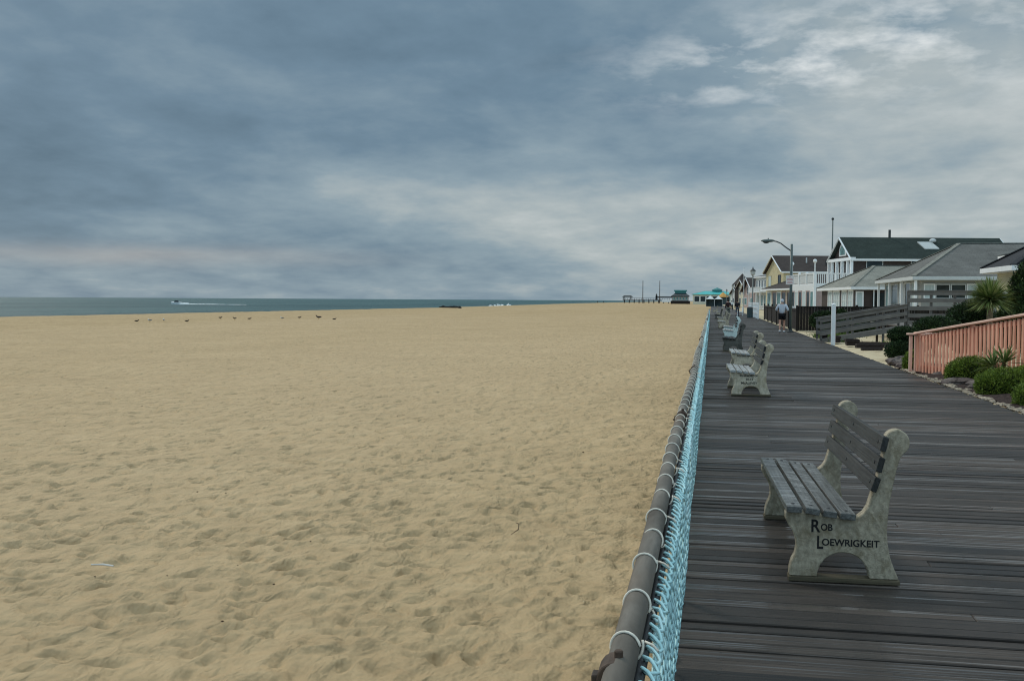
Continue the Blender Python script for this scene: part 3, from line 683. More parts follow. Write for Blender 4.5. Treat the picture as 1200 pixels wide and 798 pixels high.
# conifer at the right edge
root = thing('conifer_tree', 'tall dense dark conifer at the right edge beside the yellow walled house', 'tree', (10.35, 37.2, 0))
b = MB(); cs = []
for k in range(15):
    u = k/14; z = .3+2.8*u; r = (1.05*(1-u)**.8+.10)
    for j in range(5 if u < .7 else 3):
        a = random.uniform(0, 6.28); cs.append((r*.55*math.cos(a), r*.55*math.sin(a), z+random.uniform(-.1, .1), r*.55, r*.55, .34))
leaf_cloud(b, cs, 30000, .07, up=.5, shell=.35); b.build('crown', 'conif', root)
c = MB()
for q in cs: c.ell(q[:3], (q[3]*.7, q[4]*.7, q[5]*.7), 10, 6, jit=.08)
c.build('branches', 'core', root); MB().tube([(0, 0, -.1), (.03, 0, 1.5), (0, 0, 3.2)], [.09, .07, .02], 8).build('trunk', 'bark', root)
# yuccas
def yucca(label, x, y, z, h, n, ln, wd, group='yuccas', name='yucca', heads=((0, 0, 1),)):
    root = thing(name, label, 'yucca', (x, y, z), group=group)
    b = MB()
    for hx, hy, hs in heads:
        for i in range(int(n/len(heads))):
            a = random.uniform(0, 6.28); el = math.asin(random.uniform(-.45, 1)); l_ = ln*random.uniform(.75, 1.1)*hs
            d = Vector((math.cos(a)*math.cos(el), math.sin(a)*math.cos(el), math.sin(el))); s_ = d.cross(Vector((0, 0, 1))).normalized()*wd
            o_ = Vector((hx, hy, h*hs)); droop = Vector((0, 0, -l_*.16*random.random()))
            p0, p1, p2 = o_+d*.04, o_+d*l_*.55, o_+d*l_+droop; nn = s_.cross(d).normalized()*wd*.35
            b.add([p0-s_*.7, p0+s_*.7, p1+s_, p1-s_, p2, p1-nn], [(0, 1, 2, 5), (1, 0, 3, 5), (3, 5, 4), (5, 2, 4)])
    b.build('leaves', 'yucca', root)
    c = MB()
    for hx, hy, hs in heads: c.tube([(hx*.3, hy*.3, -.1), (hx*.7, hy*.7, h*hs*.5), (hx, hy, h*hs)], [.11*min(1, h), .09*min(1, h), .10*min(1, h)], 10)
    c.build('trunk', 'bark', root); return root
yucca('yucca tree with a spiky round head on a short trunk behind the coral fence', 8.64, 35.0, 0.0, 1.70, 900, .84, .019)
yucca('low spiky yucca in front of the coral fence', 5.35, 21.3, 0.0, .40, 120, .42, .018, heads=((0, 0, 1), (.22, .1, 1.15)))
# rocks along the bed
k = 0
for (x, y_, sx, sy, sz) in ((4.80, 29.2, .17, .3, .10), (5.2, 29.7, .17, .35, .14), (4.78, 27.6, .15, .3, .09), (5.00, 28.4, .17, .3, .12), (5.20, 20.9, .30, .5, .14), (4.85, 21.9, .22, .4, .10), (5.35, 24.3, .3, .5, .10)):
    b = MB().ell((0, 0, sz*.25), (sx, sy, sz), 14, 8, jit=.14)
    lab = ['flat reddish grey rock touching the walk below the two mounded dark shrub', 'tall rock behind the flat one, below the two mounded dark shrub', 'small low rock at the walk edge left of the coral fence end', 'middle rock of the group left of the coral fence end',
           'large rock between the two bright green shrubs', 'low rock left of the large bright green shrub', 'flat rock at the foot of the coral fence']
    o = b.build('garden_rock', 'stone', smooth=False); o.location = (x, y_, 0); o.rotation_euler.z = random.uniform(0, 3); tag(o, lab[k], 'rock', 'garden rocks'); k += 1
b = MB()
for i in range(380):
    y_ = random.uniform(9, 26.5); x = 4.52+abs(random.gauss(0, .09)); s_ = random.uniform(.012, .045)
    b.ell((x, y_, s_*.3-.01), (s_*random.uniform(.8, 1.6), s_*random.uniform(.8, 1.6), s_*.6), 7, 5, jit=.15)
tag(b.build('edge_gravel', 'palestone'), 'pale stones scattered along the right edge of the boardwalk', 'gravel', kind='stuff')
b = MB()
for i in range(1500):
    gx, gy, s0 = random.choice([(4.9, 49.0, .35), (5.6, 52, .8), (6.2, 50.5, .6), (5.3, 44.9, .35), (7.6, 42.4, .9), (5.1, 46.0, .3)])
    x, y_ = gx+random.gauss(0, s0*.6), gy+random.gauss(0, s0)
    if x < 4.6: continue
    a = random.uniform(0, 6.28); h = random.uniform(.06, .24); b.add([(x-.012, y_, -.03), (x+.012, y_, -.03), (x+.1*math.cos(a), y_+.1*math.sin(a), h)], [(0, 1, 2)])
tag(b.build('yard_grass', 'grassm'), 'sparse green grass tufts in the sand by the ramp', 'grass', kind='stuff')

# ---------------------------------------------------------------- coral ramp fence
cf = thing('ramp_fence', 'coral painted picket railing rising to the right behind the green shrubs', 'fence', (4.69, 25.3, 0))
A = Vector((0, 0, 0)); D = Vector((.335, -1.09, 0)).normalized(); nn = Vector((D.y*-1, D.x, 0))   # near side runs towards the viewer
Lf = 9.0
def topz(s_): return .90 + .118*s_
b = MB(); s_ = 0.; pk = []
npk = 0
while s_ < Lf:
    p = D*s_; t_ = topz(s_)-.055
    b = MB(); m = Matrix.Translation(p) @ Matrix.Rotation(math.atan2(D.y, D.x), 4, 'Z')
    b.box(-.036, .036, -.016, .016, .02+random.uniform(-.01, .01), t_, mat=m @ Matrix.Rotation(random.uniform(-.05, .05), 4, 'Z')); b.build('picket', 'coral', cf, bevel=.004)
    s_ += .146; npk += 1
b = MB(); b.bar(A+Vector((0, 0, topz(0)))-D*.06, D*Lf+Vector((0, 0, topz(Lf))), .135, .045); b.build('handrail', 'coral_light', cf, bevel=.006)
b = MB(); b.bar(nn*.04+Vector((0, 0, topz(0)-.12)), nn*.04+D*Lf+Vector((0, 0, topz(Lf)-.12)), .038, .09); b.bar(nn*.04+Vector((0, 0, .14)), nn*.04+D*Lf+Vector((0, 0, .14)), .038, .09)
b.build('rail', 'coral', cf, bevel=.004)
# end return towards the ramp's other side, and the other side
E0 = Vector((-.12, 0, 0)); ret = Vector((.9, .42, 0)).normalized()
for k in range(3):
    p = -ret*.0 + D*0 + ret*(-.02) ; p = Vector((0, 0, 0)) + ret*(.14*k-.16) + Vector((0, .05, 0)); m = Matrix.Translation(p) @ Matrix.Rotation(math.atan2(ret.y, ret.x), 4, 'Z')
    MB().box(-.04, .04, -.016, .016, .02, .84, mat=m).build('picket', 'coral_light', cf, bevel=.004)
MB().bar(ret*-.25+Vector((0, .03, .885)), ret*.5+Vector((0, .03, .885)), .12, .04).build('handrail', 'coral_light', cf, bevel=.005)
off = ret*1.35
for k in range(62):
    s_ = k*.146; p = off + D*s_; m = Matrix.Translation(p) @ Matrix.Rotation(math.atan2(D.y, D.x), 4, 'Z')
    if npk+k+3 >= 118: break
b = MB()
for k in range(17, 62):
    s_ = k*.146; p = off + D*s_; m = Matrix.Translation(p) @ Matrix.Rotation(math.atan2(D.y, D.x), 4, 'Z')
    b.box(-.036, .036, -.016, .016, .02, topz(s_)-.05, mat=m)
b.bar(off+D*2.4+Vector((0, 0, topz(2.4))), off+D*Lf+Vector((0, 0, topz(Lf))), .12, .045)
b.build('far_railing', 'coral', cf)
for s_ in (.0, 2.2, 4.4, 6.6, 8.8):
    p = D*s_ + nn*.07; MB().box(p.x-.045, p.x+.045, p.y-.045, p.y+.045, -.05, topz(s_)-.03).build('post', 'coral', cf, bevel=.004)

# ---------------------------------------------------------------- grey timber ramp with railings
rp = thing('timber_ramp', 'weathered grey timber ramp with board railings rising from the walk to the deck', 'ramp', (4.40, 44.3, 0))
Lr = 3.4
def rz_(x): return .02 + .62*x/Lr
b = MB(); b.slab([(0, 0, rz_(0)), (Lr, 0, rz_(Lr)), (Lr, 1.6, rz_(Lr)), (0, 1.6, rz_(0))], .06); b.build('ramp_deck', 'ramp', rp)
b = MB(); b.bar((.1, -.03, rz_(0)-.02), (Lr, -.03, rz_(Lr)-.06), .04, .2); b.build('stringer', 'ramp', rp, bevel=.004)
for yy_ in (0, 1.6):
    for zz in (.80, .52, .26):
        MB().bar((.0, yy_, rz_(0)+zz), (Lr, yy_, rz_(Lr)+zz), .035, .15).build('rail_board', 'ramp', rp, bevel=.004)
    MB().bar((-.06, yy_, rz_(0)+.895), (Lr, yy_, rz_(Lr)+.895), .14, .035).build('handrail', 'ramp', rp, bevel=.004)
    for x in (.06, 1.3, 2.5, Lr-.05):
        MB().box(x-.045, x+.045, yy_+.02, yy_+.11, -.1, rz_(x)+.87).build('post', 'rampz', rp, bevel=.004)
# raised deck with horizontal board screen
dk = thing('deck_screen', 'grey weathered horizontal board screen round the raised deck at the top of the ramp', 'deck', (7.82, 44.3, 0))
MB().box(0, 6.0, -.02, 10, .58, .64).build('deck_floor', 'ramp', dk)
for zz in (1.99, 1.70, 1.38, 1.08, .80):
    MB().box(.0, 2.75, -.035, .0, zz-.09, zz+.075).build('rail_board', 'ramp', dk, bevel=.004)
MB().box(-.03, 2.78, -.08, .06, 2.07, 2.105).build('cap_board', 'ramp', dk, bevel=.004)
for x in (.03, .9, 1.8, 2.7):
    MB().box(x-.05, x+.05, .002, .09, -.1, 2.06).build('post', 'rampz', dk, bevel=.004)
b = MB()
for k in range(24): b.box(.0+k*.285, .2+k*.285, .12, .14, 0, .57)
b.build('skirt_board', 'rampz', dk)
for k, x in enumerate((.35, .85, 1.35, 3.3, 3.75)):            # white chair backs on the deck
    pass
# dark brown board fence along walk and turning right
df = thing('board_fence', 'dark brown stained board fence with gaps running past the lamp post and behind the ramp', 'fence', (4.72, 60, 0))
b = MB(); y_ = 0.
pan1 = MB()
for k in range(230):
    y_ = .0+k*.16
    if y_ > 36: break
    pan1.box(-.012, .012, y_, y_+.152, .04, 1.16+.02*random.random())
pan1.build('board_panel', 'darkfence', df)
pan2 = MB()
for k in range(60): pan2.box(k*.16, k*.16+.154, -.012, .012, .0, 1.30+.03*random.random())
pan2.build('board_panel', 'darkfence', df)
MB().box(-.07, -.015, -.05, 36, 1.12, 1.24).build('rail', 'darkfence', df); MB().box(-.06, 9.6, -.07, -.015, 1.30, 1.36).build('rail', 'darkfence', df)
for yv in (0, 6, 12, 18, 24, 30, 36): MB().box(-.06, .06, yv-.06, yv+.06, -.1, 1.4).build('post', 'darkfence', df)
for xv in (3.2, 6.4, 9.6): MB().box(xv-.06, xv+.06, -.06, .06, -.1, 1.44).build('post', 'darkfence', df)
# white fence behind the dark one (patio chairs and rail)
def chair(x, y_, lb, rz):
    r_ = thing('patio_chair', lb, 'chair', (x, y_, 0), rz, 'white patio chairs behind the dark fence')
    MB().box(-.25, .25, -.25, .25, .40, .44).build('seat', 'white', r_, bevel=.01)
    bk = MB()
    for q in (-.2, -.1, 0, .1, .2): bk.box(q-.03, q+.03, .22, .25, .46, 1.28-.6*q*q)
    bk.box(-.26, .26, .215, .255, 1.0, 1.06); bk.build('backrest', 'white', r_)
    for sx in (-.22, .22):
        for sy in (-.22, .22): MB().box(sx-.025, sx+.025, sy-.025, sy+.025, 0, .40 if sy < 0 else 1.1).build('leg', 'white', r_)
chair(5.6, 73, 'white patio chair just right of the jogger above the dark fence', R(200)); chair(5.9, 79, 'white patio chair left of the jogger above the dark fence', R(170))
chair(5.8, 86, 'white patio chair farthest along behind the dark fence', R(160))
# white post at the walk edge
o = thing('marker_post', 'slim white square post with a red edged side standing at the ramp foot', 'post', (4.60, 41.3, 0))
MB().box(-.075, .075, -.075, .075, -.1, 1.5).build('shaft', 'white', o, bevel=.006); MB().box(.0765, .082, -.07, .07, .02, 1.45).build('edge_strip', 'pinkred', o)
MB().lathe([(.10, 1.5), (.10, 1.52), (.0, 1.56)], 4).build('cap', 'trim', o)
# planters and dark timbers
def planter(lb, x, y_, w_, d, h):
    r_ = thing('planter_box', lb, 'planter', (x, y_, 0), group='dark wooden planters at the ramp foot')
    b = MB(); ww, dd_ = w_/2, d/2; t_ = .03
    def ring(i, z, k): return [(-ww*k+i, -dd_*k+i, z), (ww*k-i, -dd_*k+i, z), (ww*k-i, dd_*k-i, z), (-ww*k+i, dd_*k-i, z)]
    vs = ring(0, 0, .82)+ring(0, h, 1)+ring(t_, h, 1)+ring(t_, h-.06, 1); b.add(vs, [(i+4*r0, (i+1) % 4+4*r0, (i+1) % 4+4*r0+4, i+4*r0+4) for r0 in range(3) for i in range(4)]+[(3, 2, 1, 0), (12, 13, 14, 15)])
    b.build('box', 'tub', r_, bevel=.004); MB().box(-ww*1.03, ww*1.03, -dd_*1.03, -dd_*.99, h-.09, h-.02).build('band', 'tub', r_)
planter('dark wooden planter right against the ramp entrance post', 4.86, 42.9, .38, .5, .26); planter('dark wooden planter left of the ramp entrance post', 4.62, 44.9, .30, .5, .34)
planter('dark wooden planter right of the white post', 5.15, 40.2, .48, .6, .24)
o = MB(); o.bar((5.1, 38.7, .05), (7.9, 39.4, .05), .2, .16); o = o.build('landscape_timber', 'tub', bevel=.01); tag(o, 'dark square timber lying across the yard sand right of the white post', 'timber')
o = MB(); o.bar((5.6, 41.9, .03), (7.2, 41.4, .03), .14, .1); o = o.build('landscape_timber', 'tub', bevel=.01); tag(o, 'short dark timber in the yard sand under the ramp', 'timber')
o = MB(); o.bar((5.0, 36.6, .02), (5.7, 36.8, .02), .14, .08); o = o.build('landscape_timber', 'tub', bevel=.01); tag(o, 'small dark timber stub nearest the walk in the yard sand', 'timber')

# ---------------------------------------------------------------- street lamps
lamp = thing('street_lamp', 'grey street lamp with a long curved arm and cobra head beside the jogger', 'street lamp', (4.10, 56.3, 0))
MB().cyl(0, 0, 0, 4.62, .085, .065, 14).build('pole', 'lamp', lamp, smooth=True)
MB().lathe([(.17, 0), (.17, .04), (.12, .07), (.10, .14)], 14).build('base', 'lampd', lamp)
MB().tube([(0, 0, 4.25), (-.25, .0, 4.42), (-.55, 0, 4.66), (-.78, 0, 4.76), (-.95, 0, 4.79)], .032, 8).build('arm', 'lampd', lamp, smooth=True)
b = MB(); k0 = len(b.v)
b.ell((-1.22, 0, 4.80), (.36, .13, .085), 16, 8); hd = b.build('lamp_head', 'lamp', lamp, smooth=True); MB().ell((-1.30, 0, 4.745), (.17, .10, .085), 12, 8).build('lens', 'lampd', hd, smooth=True); MB().cyl(-1.2, 0, 4.87, 4.94, .025, n=8).build('photocell', 'lampd', hd)
sg = thing('pole_sign', 'small white sign with faded red lines strapped to the cobra head lamp pole', 'sign', (4.10, 56.3, 0))
MB().box(-.27, .13, -.105, -.092, 2.50, 2.98).build('sign_plate', 'signw', sg, bevel=.003)
b = MB()
for z, w_ in ((2.90, .10), (2.79, .28), (2.75, .30), (2.65, .24), (2.58, .30)): b.box(-.07-w_/2, -.07+w_/2, -.108, -.1055, z-.014, z+.014)
b.build('lettering', 'pinkred', sg); MB().box(-.09, .09, -.09, .09, 2.72, 2.75).build('strap', 'lampd', sg)
def lantern(x, y_, lb, h=4.3):
    r_ = thing('lantern_lamp', lb, 'street lamp', (x, y_, 0), group='lantern post lamps along the walk')
    MB().lathe([(.16, 0), (.16, .3), (.08, .42), (.06, h)], 12).build('pole', 'lamp', r_, smooth=True)
    MB().lathe([(.10, h), (.22, h+.1), (.27, h+.45), (.26, h+.46)], 8).build('lantern', 'lens', r_)
    MB().lathe([(.34, h+.46), (.22, h+.58), (.06, h+.72), (.03, h+.9)], 8).build('cap', 'lampd', r_); return r_
l1 = lantern(4.22, 111, 'green grey lantern lamp in front of the white two storey house')
for x, y_, lb in ((4.25, 214, 'second lantern lamp, beyond the white flagpole'), (4.4, 312, 'farthest lantern lamp near the turquoise pavilion')):
    c = copy_tree(l1); c.location = (x, y_, 0); c['label'] = lb
o = thing('flag_pole', 'plain white pole on the walk edge left of the near lantern lamp', 'pole', (4.48, 150, 0)); MB().cyl(0, 0, 0, 6.3, .07, .035, 10).build('shaft', 'polew', o, smooth=True); MB().lathe([(.0, 6.28), (.07, 6.33), (.07, 6.38), (0, 6.45)], 10).build('finial', 'polew', o)
o = thing('flag_pole', 'tall thin pole with a small finial rising behind the green roofed house', 'pole', (18.79, 172, 0)); MB().cyl(0, 0, 0, 14.5, .15, .10, 10).build('shaft', 'lamp', o, smooth=True); MB().lathe([(.0, 14.5), (.2, 14.6), (.2, 14.85), (0, 15.0)], 10).build('finial', 'lampd', o)
o = thing('trash_barrel', 'dark round trash barrel by the white fence posts', 'barrel', (3.72, 104, 0)); MB().lathe([(.26, 0), (.29, .1), (.29, .85), (.27, .9)], 18).build('drum', 'tentd', o); MB().lathe([(.30, .9), (.28, 1.0), (.1, 1.08)], 18).build('lid', 'lampd', o)
# white fence posts & white cart
b = MB()
wf = thing('white_fence', 'white post and rail fence between the trash barrel and the dark board fence', 'fence', (4.25, 98, 0))
for k in range(9): MB().box(-.07, .07, k*3.-.07, k*3.+.07, 0, 1.5).build('post', 'white', wf)
for z in (.5, 1.0, 1.4): MB().box(-.03, .03, 0, 24, z-.06, z+.06).build('rail', 'white', wf)
o = thing('bench_seat', 'white slatted bench with its back to the yards left of the trash barrel', 'bench', (3.1, 118, 0), R(180))
MB().box(-.3, .3, 0, 2.2, .42, .47).build('seat', 'white', o)
bk = MB()
for z in (.58, .75, .92): bk.box(-.36, -.32, 0, 2.2, z-.06, z+.06)
bk.build('backrest', 'white', o)
for y_ in (.15, 2.05):
    for x in (-.3, .27): MB().box(x-.03, x+.03, y_-.04, y_+.04, 0, .42 if x > 0 else .98).build('leg', 'white', o)

# ---------------------------------------------------------------- houses
def window(root, face, a, z, wd, h, pl, frame='trim', glass='glass', nx=1, nz=1, ft=.08, sill=True):
    """face 'F' = local -x wall, 'S' = local -y wall; a = centre along the wall, pl = wall plane coordinate"""
    def bx(b, a0, a1, z0, z1, d0, d1, mi=0):
        if face == 'F': b.box(pl-d1, pl-d0, a0, a1, z0, z1, mi)
        else: b.box(a0, a1, pl-d1, pl-d0, z0, z1, mi)
    b = MB(); a0, a1, z0, z1 = a-wd/2, a+wd/2, z, z+h
    bx(b, a0-ft, a0, z0-ft, z1+ft, 0, .07); bx(b, a1, a1+ft, z0-ft, z1+ft, 0, .07)
    bx(b, a0, a1, z1, z1+ft, 0, .07); bx(b, a0, a1, z0-ft, z0, 0, .07)
    for i in range(1, nx): q = a0+wd*i/nx; bx(b, q-.03, q+.03, z0, z1, .02, .06)
    for i in range(1, nz): q = z0+h*i/nz; bx(b, a0, a1, q-.025, q+.025, .022, .058)
    o = b.build('window', frame, root)
    p = MB(); bx(p, a0, a1, z0, z1, .002, .018); p.build('pane', glass, o)
    if sill: s_ = MB(); bx(s_, a0-ft-.05, a1+ft+.05, z0-ft-.05, z0-ft, 0, .13); s_.build('sill', frame, o)
    return o
def gable_house(root, W, Lx, ze, zr, wall, roof, oh=.5, z0=0., t=.18, trim='trim', wf=None):
    """ridge along +x; gable on local x=0 facing -x; y from 0 to W (at eave line incl. overhang)"""
    yo = oh; poly = [(yo, z0), (W-yo, z0), (W-yo, ze-.05), (W/2, zr-.25), (yo, ze-.05)]
    MB().prism(poly, oh, Lx-oh, 'X').build('wall', wall, root)
    b = MB(); b.slab([(0, 0, ze), (Lx, 0, ze), (Lx, W/2, zr), (0, W/2, zr)], t); b.slab([(0, W, ze), (Lx, W, ze), (Lx, W/2, zr), (0, W/2, zr)], t)
    r_ = b.build('roof', roof, root)
    f = MB(); th = .12
    for xx in (-.04, Lx+.01):
        f.bar((xx, 0, ze-.10), (xx, W/2, zr-.10), .06, .30, up=(1, 0, 0)); f.bar((xx, W, ze-.10), (xx, W/2, zr-.10), .06, .30, up=(1, 0, 0))
    f.box(0, Lx, -.07, -.003, ze-.28, ze-.02); f.box(0, Lx, W+.003, W+.07, ze-.28, ze-.02)
    # gable bars: width is across x, height follows
    f.build('fascia', trim, r_); return r_
def hip_house(root, Lx, W, ze, zr, wall, roof, r0, r1, oh=.6, z0=0., t=.16, trim='trim'):
    MB().box(oh, Lx-oh, oh, W-oh, z0, ze-.1).build('wall', wall, root)
    b = MB(); A_, B_, C_, D_ = (0, 0, ze), (Lx, 0, ze), (Lx, W, ze), (0, W, ze); P, Q = (r0, W/2, zr), (r1, W/2, zr)
    b.slab([A_, B_, Q, P], t); b.slab([D_, C_, Q, P], t); b.slab([A_, P, D_], t); b.slab([B_, C_, Q], t)
    r_ = b.build('roof', roof, root)
    f = MB(); f.box(0, Lx, -.06, -.003, ze-.24, ze-.01); f.box(0, Lx, W+.003, W+.06, ze-.24, ze-.01); f.box(-.06, -.003, -.06, W+.06, ze-.24, ze-.01); f.box(Lx+.003, Lx+.06, 0, W, ze-.24, ze-.01)
    f.box(.02, Lx-.02, .02, W-.02, ze-.26, ze-.2)
    f.build('fascia', trim, r_)
    c = MB()
    for q0, q1 in ((A_, P), (D_, P), (P, Q)): c.bar(Vector(q0)+Vector((0, 0, .02)), Vector(q1)+Vector((0, 0, .02)), .28, .05)
    c.build('ridge_cap', 'roof_light' if roof != 'roof_black' else 'roof_black', r_); return r_
# grey hip roof house
h2 = thing('house', 'low house with a broad grey shingle hip roof and white posts behind the deck screen', 'house', (12.85, 71, 0))
hip_house(h2, 32, 15.7, 3.30, 5.80, 'greywall', 'roof_grey', 4.46, 26, oh=.6, trim='fascia')
for a, wd, gl in ((1.9, .9, 'curtain'), (3.1, 1.5, 'glass'), (5.0, 1.7, 'curtain'), (7.6, 1.9, 'glass')): pass
window(h2, 'S', 1.10, 1.9, .55, .85, .6, glass='curtain'); window(h2, 'S', 1.92, 1.9, .78, .85, .6, frame='fascia', ft=.06); window(h2, 'S', 2.88, 1.9, .82, .85, .6, frame='fascia', ft=.06); window(h2, 'S', 3.72, 1.9, .5, .85, .6, glass='curtain')
window(h2, 'S', 7.5, 1.7, 1.3, 1.05, .6)
for a, gl, fr, wd in ((2.6, 'curtain', 'fascia', 1.9), (5.2, 'glass', 'trim', 1.9), (7.5, 'curtain', 'trim', 1.4), (10.4, 'glass', 'fascia', 2.6), (13.2, 'tealglass', 'fascia', 1.8)):
    window(h2, 'F', a, 1.0, wd, 1.9, .6, frame=fr, glass=gl, sill=False)
for y_ in (.2, 5.2, 10.3, 15.3): MB().box(.1, .25, y_-.09, y_+.09, .6, 3.05).build('porch_post', 'trim', h2)
MB().box(-.1, .595, 0, 15.6, .4, .62).build('porch_floor', 'ramp', h2)
for x, y_, wv in ((9.3, 3.2, .5), (15.8, 3.9, .4)):
    z = 3.25+2.7*y_/8; MB().box(x, x+.5, y_, y_+.3, z-.1, z+.18).build('roof_vent', 'fascia', h2)
# cream wall house at right edge
h1 = thing('house', 'cream walled house with a charcoal hip roof at the right edge of the view', 'house', (13.26, 50.0, 0), R(0))
hip_house(h1, 14, 5.5, 3.31, 4.9, 'cream', 'roof_black', 2.6, 12, oh=.6)
window(h1, 'S', 3.5, 1.3, 1.2, 1.3, .6); window(h1, 'F', 3.6, 1.0, 1.0, 1.1, .6)
h1b = thing('house', 'brown roofed house with white eaves just visible between the cream and grey roofs', 'house', (15.75, 57.5, 0), R(0))
hip_house(h1b, 14, 4.6, 4.2, 4.75, 'cream2', 'roof_brown', 2.4, 11, oh=.7); window(h1b, 'S', 4, 1.3, 1.4, 1.3, .7); window(h1b, 'F', 4, 1.3, 1.2, 1.3, .7)
# brown walled cottage
h3 = thing('house', 'dark brown cottage with a light grey hip roof and white windows below the balcony house', 'house', (11.69, 92, 0), R(6))
hip_house(h3, 15, 13.9, 2.90, 4.9, 'brownwall', 'roof_light', 3.6, 11, oh=.35)
for a, n_ in ((1.7, 2), (4.0, 2), (7.1, 3), (9.7, 2)): window(h3, 'F', a, .95, [0, 0, 1.5, 2.3][n_], 1.55, .35, nx=n_, nz=2, glass='curtain', ft=.16)
window(h3, 'S', .75, .9, .42, 1.5, .35, glass='curtain', ft=.12); window(h3, 'S', 2.4, .9, 1.2, 1.5, .35, frame='brownwall', nx=2, glass='glass'); window(h3, 'S', 4.6, .9, 1.2, 1.5, .35, frame='brownwall', glass='glass', nx=2)
MB().cyl(1.9, .2, .2, 2.7, .05).build('drain_pipe', 'white', h3)
# big green roof house
h4 = thing('house', 'tall house with long dark green roof, arched gable window and white balcony', 'house', (16.71, 132, 0), R(12))
r4 = gable_house(h4, 9.0, 20.3, 6.88, 9.74, 'redwall', 'roof_green', oh=.5)
b = MB(); pts = []
ay, az, aw, ah = 4.5, 7.35, 1.25, .25
poly = [(ay-aw, az), (ay+aw, az)] + [(ay+aw*math.cos(math.pi*k/14), az+.45+1.15*math.sin(math.pi*k/14)) for k in range(15)]
wn = MB().prism(poly, .38, .50, 'X').build('window', 'trim', h4)
poly = [(ay-aw*.72, az+.15), (ay+aw*.72, az+.15)] + [(ay+aw*.72*math.cos(math.pi*k/14), az+.45+.85*math.sin(math.pi*k/14)) for k in range(15)]
MB().prism(poly, .35, .378, 'X').build('pane', 'tealglass', wn)
MB().box(-.1, .49, -.05, 9.05, 6.68, 7.05).build('gable_band', 'trim', h4)
for y_ in (.25, 1.6, 3.7, 5.7, 7.5, 8.8): MB().box(-.05, .25, y_-.13, y_+.13, 3.9, 6.67).build('porch_column', 'trim', h4)
window(h4, 'F', 2.6, 4.3, 1.2, 2.0, .5, glass='tealglass'); window(h4, 'F', 4.7, 3.95, 1.2, 2.5, .5, glass='glass'); window(h4, 'F', 6.6, 4.3, 1.2, 2.0, .5, glass='curtain')
window(h4, 'S', 3.0, 5.4, 1.9, 1.2, .5, frame='fascia'); window(h4, 'S', 8.5, 5.4, 1.9, 1.2, .5, frame='fascia')
MB().box(6.2, 6.45, 4.4, 4.6, 9.6, 10.7).build('vent_pipe', 'lampd', h4)
MB().ell((11.4, 3.5, 9.3), (.42, .42, .28), 12, 8).build('roof_turbine', 'fascia', h4)
sk = MB(); y0_, y1_ = 2.0, 3.4; zf = lambda y: 6.88+2.86*y/4.5
sk.slab([(9.8, y0_, zf(y0_)+.12), (11.6, y0_, zf(y0_)+.12), (11.2, y1_, zf(y1_)+.12), (9.4, y1_, zf(y1_)+.12)], .14); sk.build('skylight', 'lens', r4)
# balcony of that house
bc = Matrix.Translation((-5.39, -2.94, 0))
def lb(x0, x1, y0_, y1_, z0, z1, name, mat): return MB().box(x0-5.39, x1-5.39, y0_-2.94, y1_-2.94, z0, z1).build(name, mat, h4)
lb(0, 5.3, 0, 9.5, 3.62, 3.80, 'balcony_floor', 'white'); lb(-.06, .0, -.06, 9.5, 2.95, 3.62, 'balcony_apron', 'white'); lb(0.002, 5.3, -.06, .0, 3.3, 3.62, 'balcony_apron', 'white')
lb(.02, 4.9, .25, 9.3, .3, 3.6, 'porch_room', 'pinkwall')
lb(-.02, .04, .1, 9.5, 3.85, 4.88, 'balcony_panel', 'fascia')
b = MB()
for k in range(21): x = .15+k*.24; b.box(x-5.39, x+.1-5.39, -.02-2.94, .02-2.94, 3.8, 4.9)
b.build('balusters', 'white', h4); lb(-.1, 5.3, -.08, .08, 4.9, 5.02, 'balcony_rail', 'trim'); lb(-.1, .1, .081, 9.5, 4.9, 5.02, 'balcony_rail', 'trim')
for x, y_ in ((0, 0), (0, 9.3)):
    q = MB().box(x-.15-5.39, x+.15-5.39, y_-.15-2.94, y_+.15-2.94, 0, 5.02).cyl(x-5.39, y_-2.94, 5.02, 6.25, .075, n=8).build('lamp_column', 'trim', h4)
    MB().ell((x-5.39, y_-2.94, 6.42), (.24, .24, .24), 14, 10).build('globe', 'trim', q, smooth=True)
for y_ in (3.1, 6.2): lb(-.12, .12, y_-.12, y_+.12, 3.8, 5.25, 'balcony_post', 'trim')
for a, gl in ((1.0, 'tealglass'), (2.5, 'glass'), (4.1, 'curtain'), (5.7, 'glass'), (7.2, 'curtain'), (8.6, 'glass')):
    o = window(h4, 'F', a-2.94, .9, 1.1, 1.9, .02-5.39+.0, glass=gl, frame='pinkwall' if gl == 'glass' else 'trim', sill=False, ft=.14)
# porch cottage before the cream gable
h6 = thing('house', 'one storey cottage with a dark brown hip roof and wide windows behind the jogger', 'house', (11.28, 150, 0), R(12))
hip_house(h6, 13, 17, 3.5, 5.8, 'cream2', 'roof_brown', 5.0, 9, oh=.7)
for a, gl in ((1.8, 'tealglass'), (4.4, 'glass'), (7.2, 'glass'), (9.8, 'tealglass'), (12.2, 'glass'), (15.2, 'tealglass')): window(h6, 'F', a, .7, 1.9, 2.2, .7, glass=gl, frame='trim' if gl != 'glass' else 'pinkwall', ft=.2)
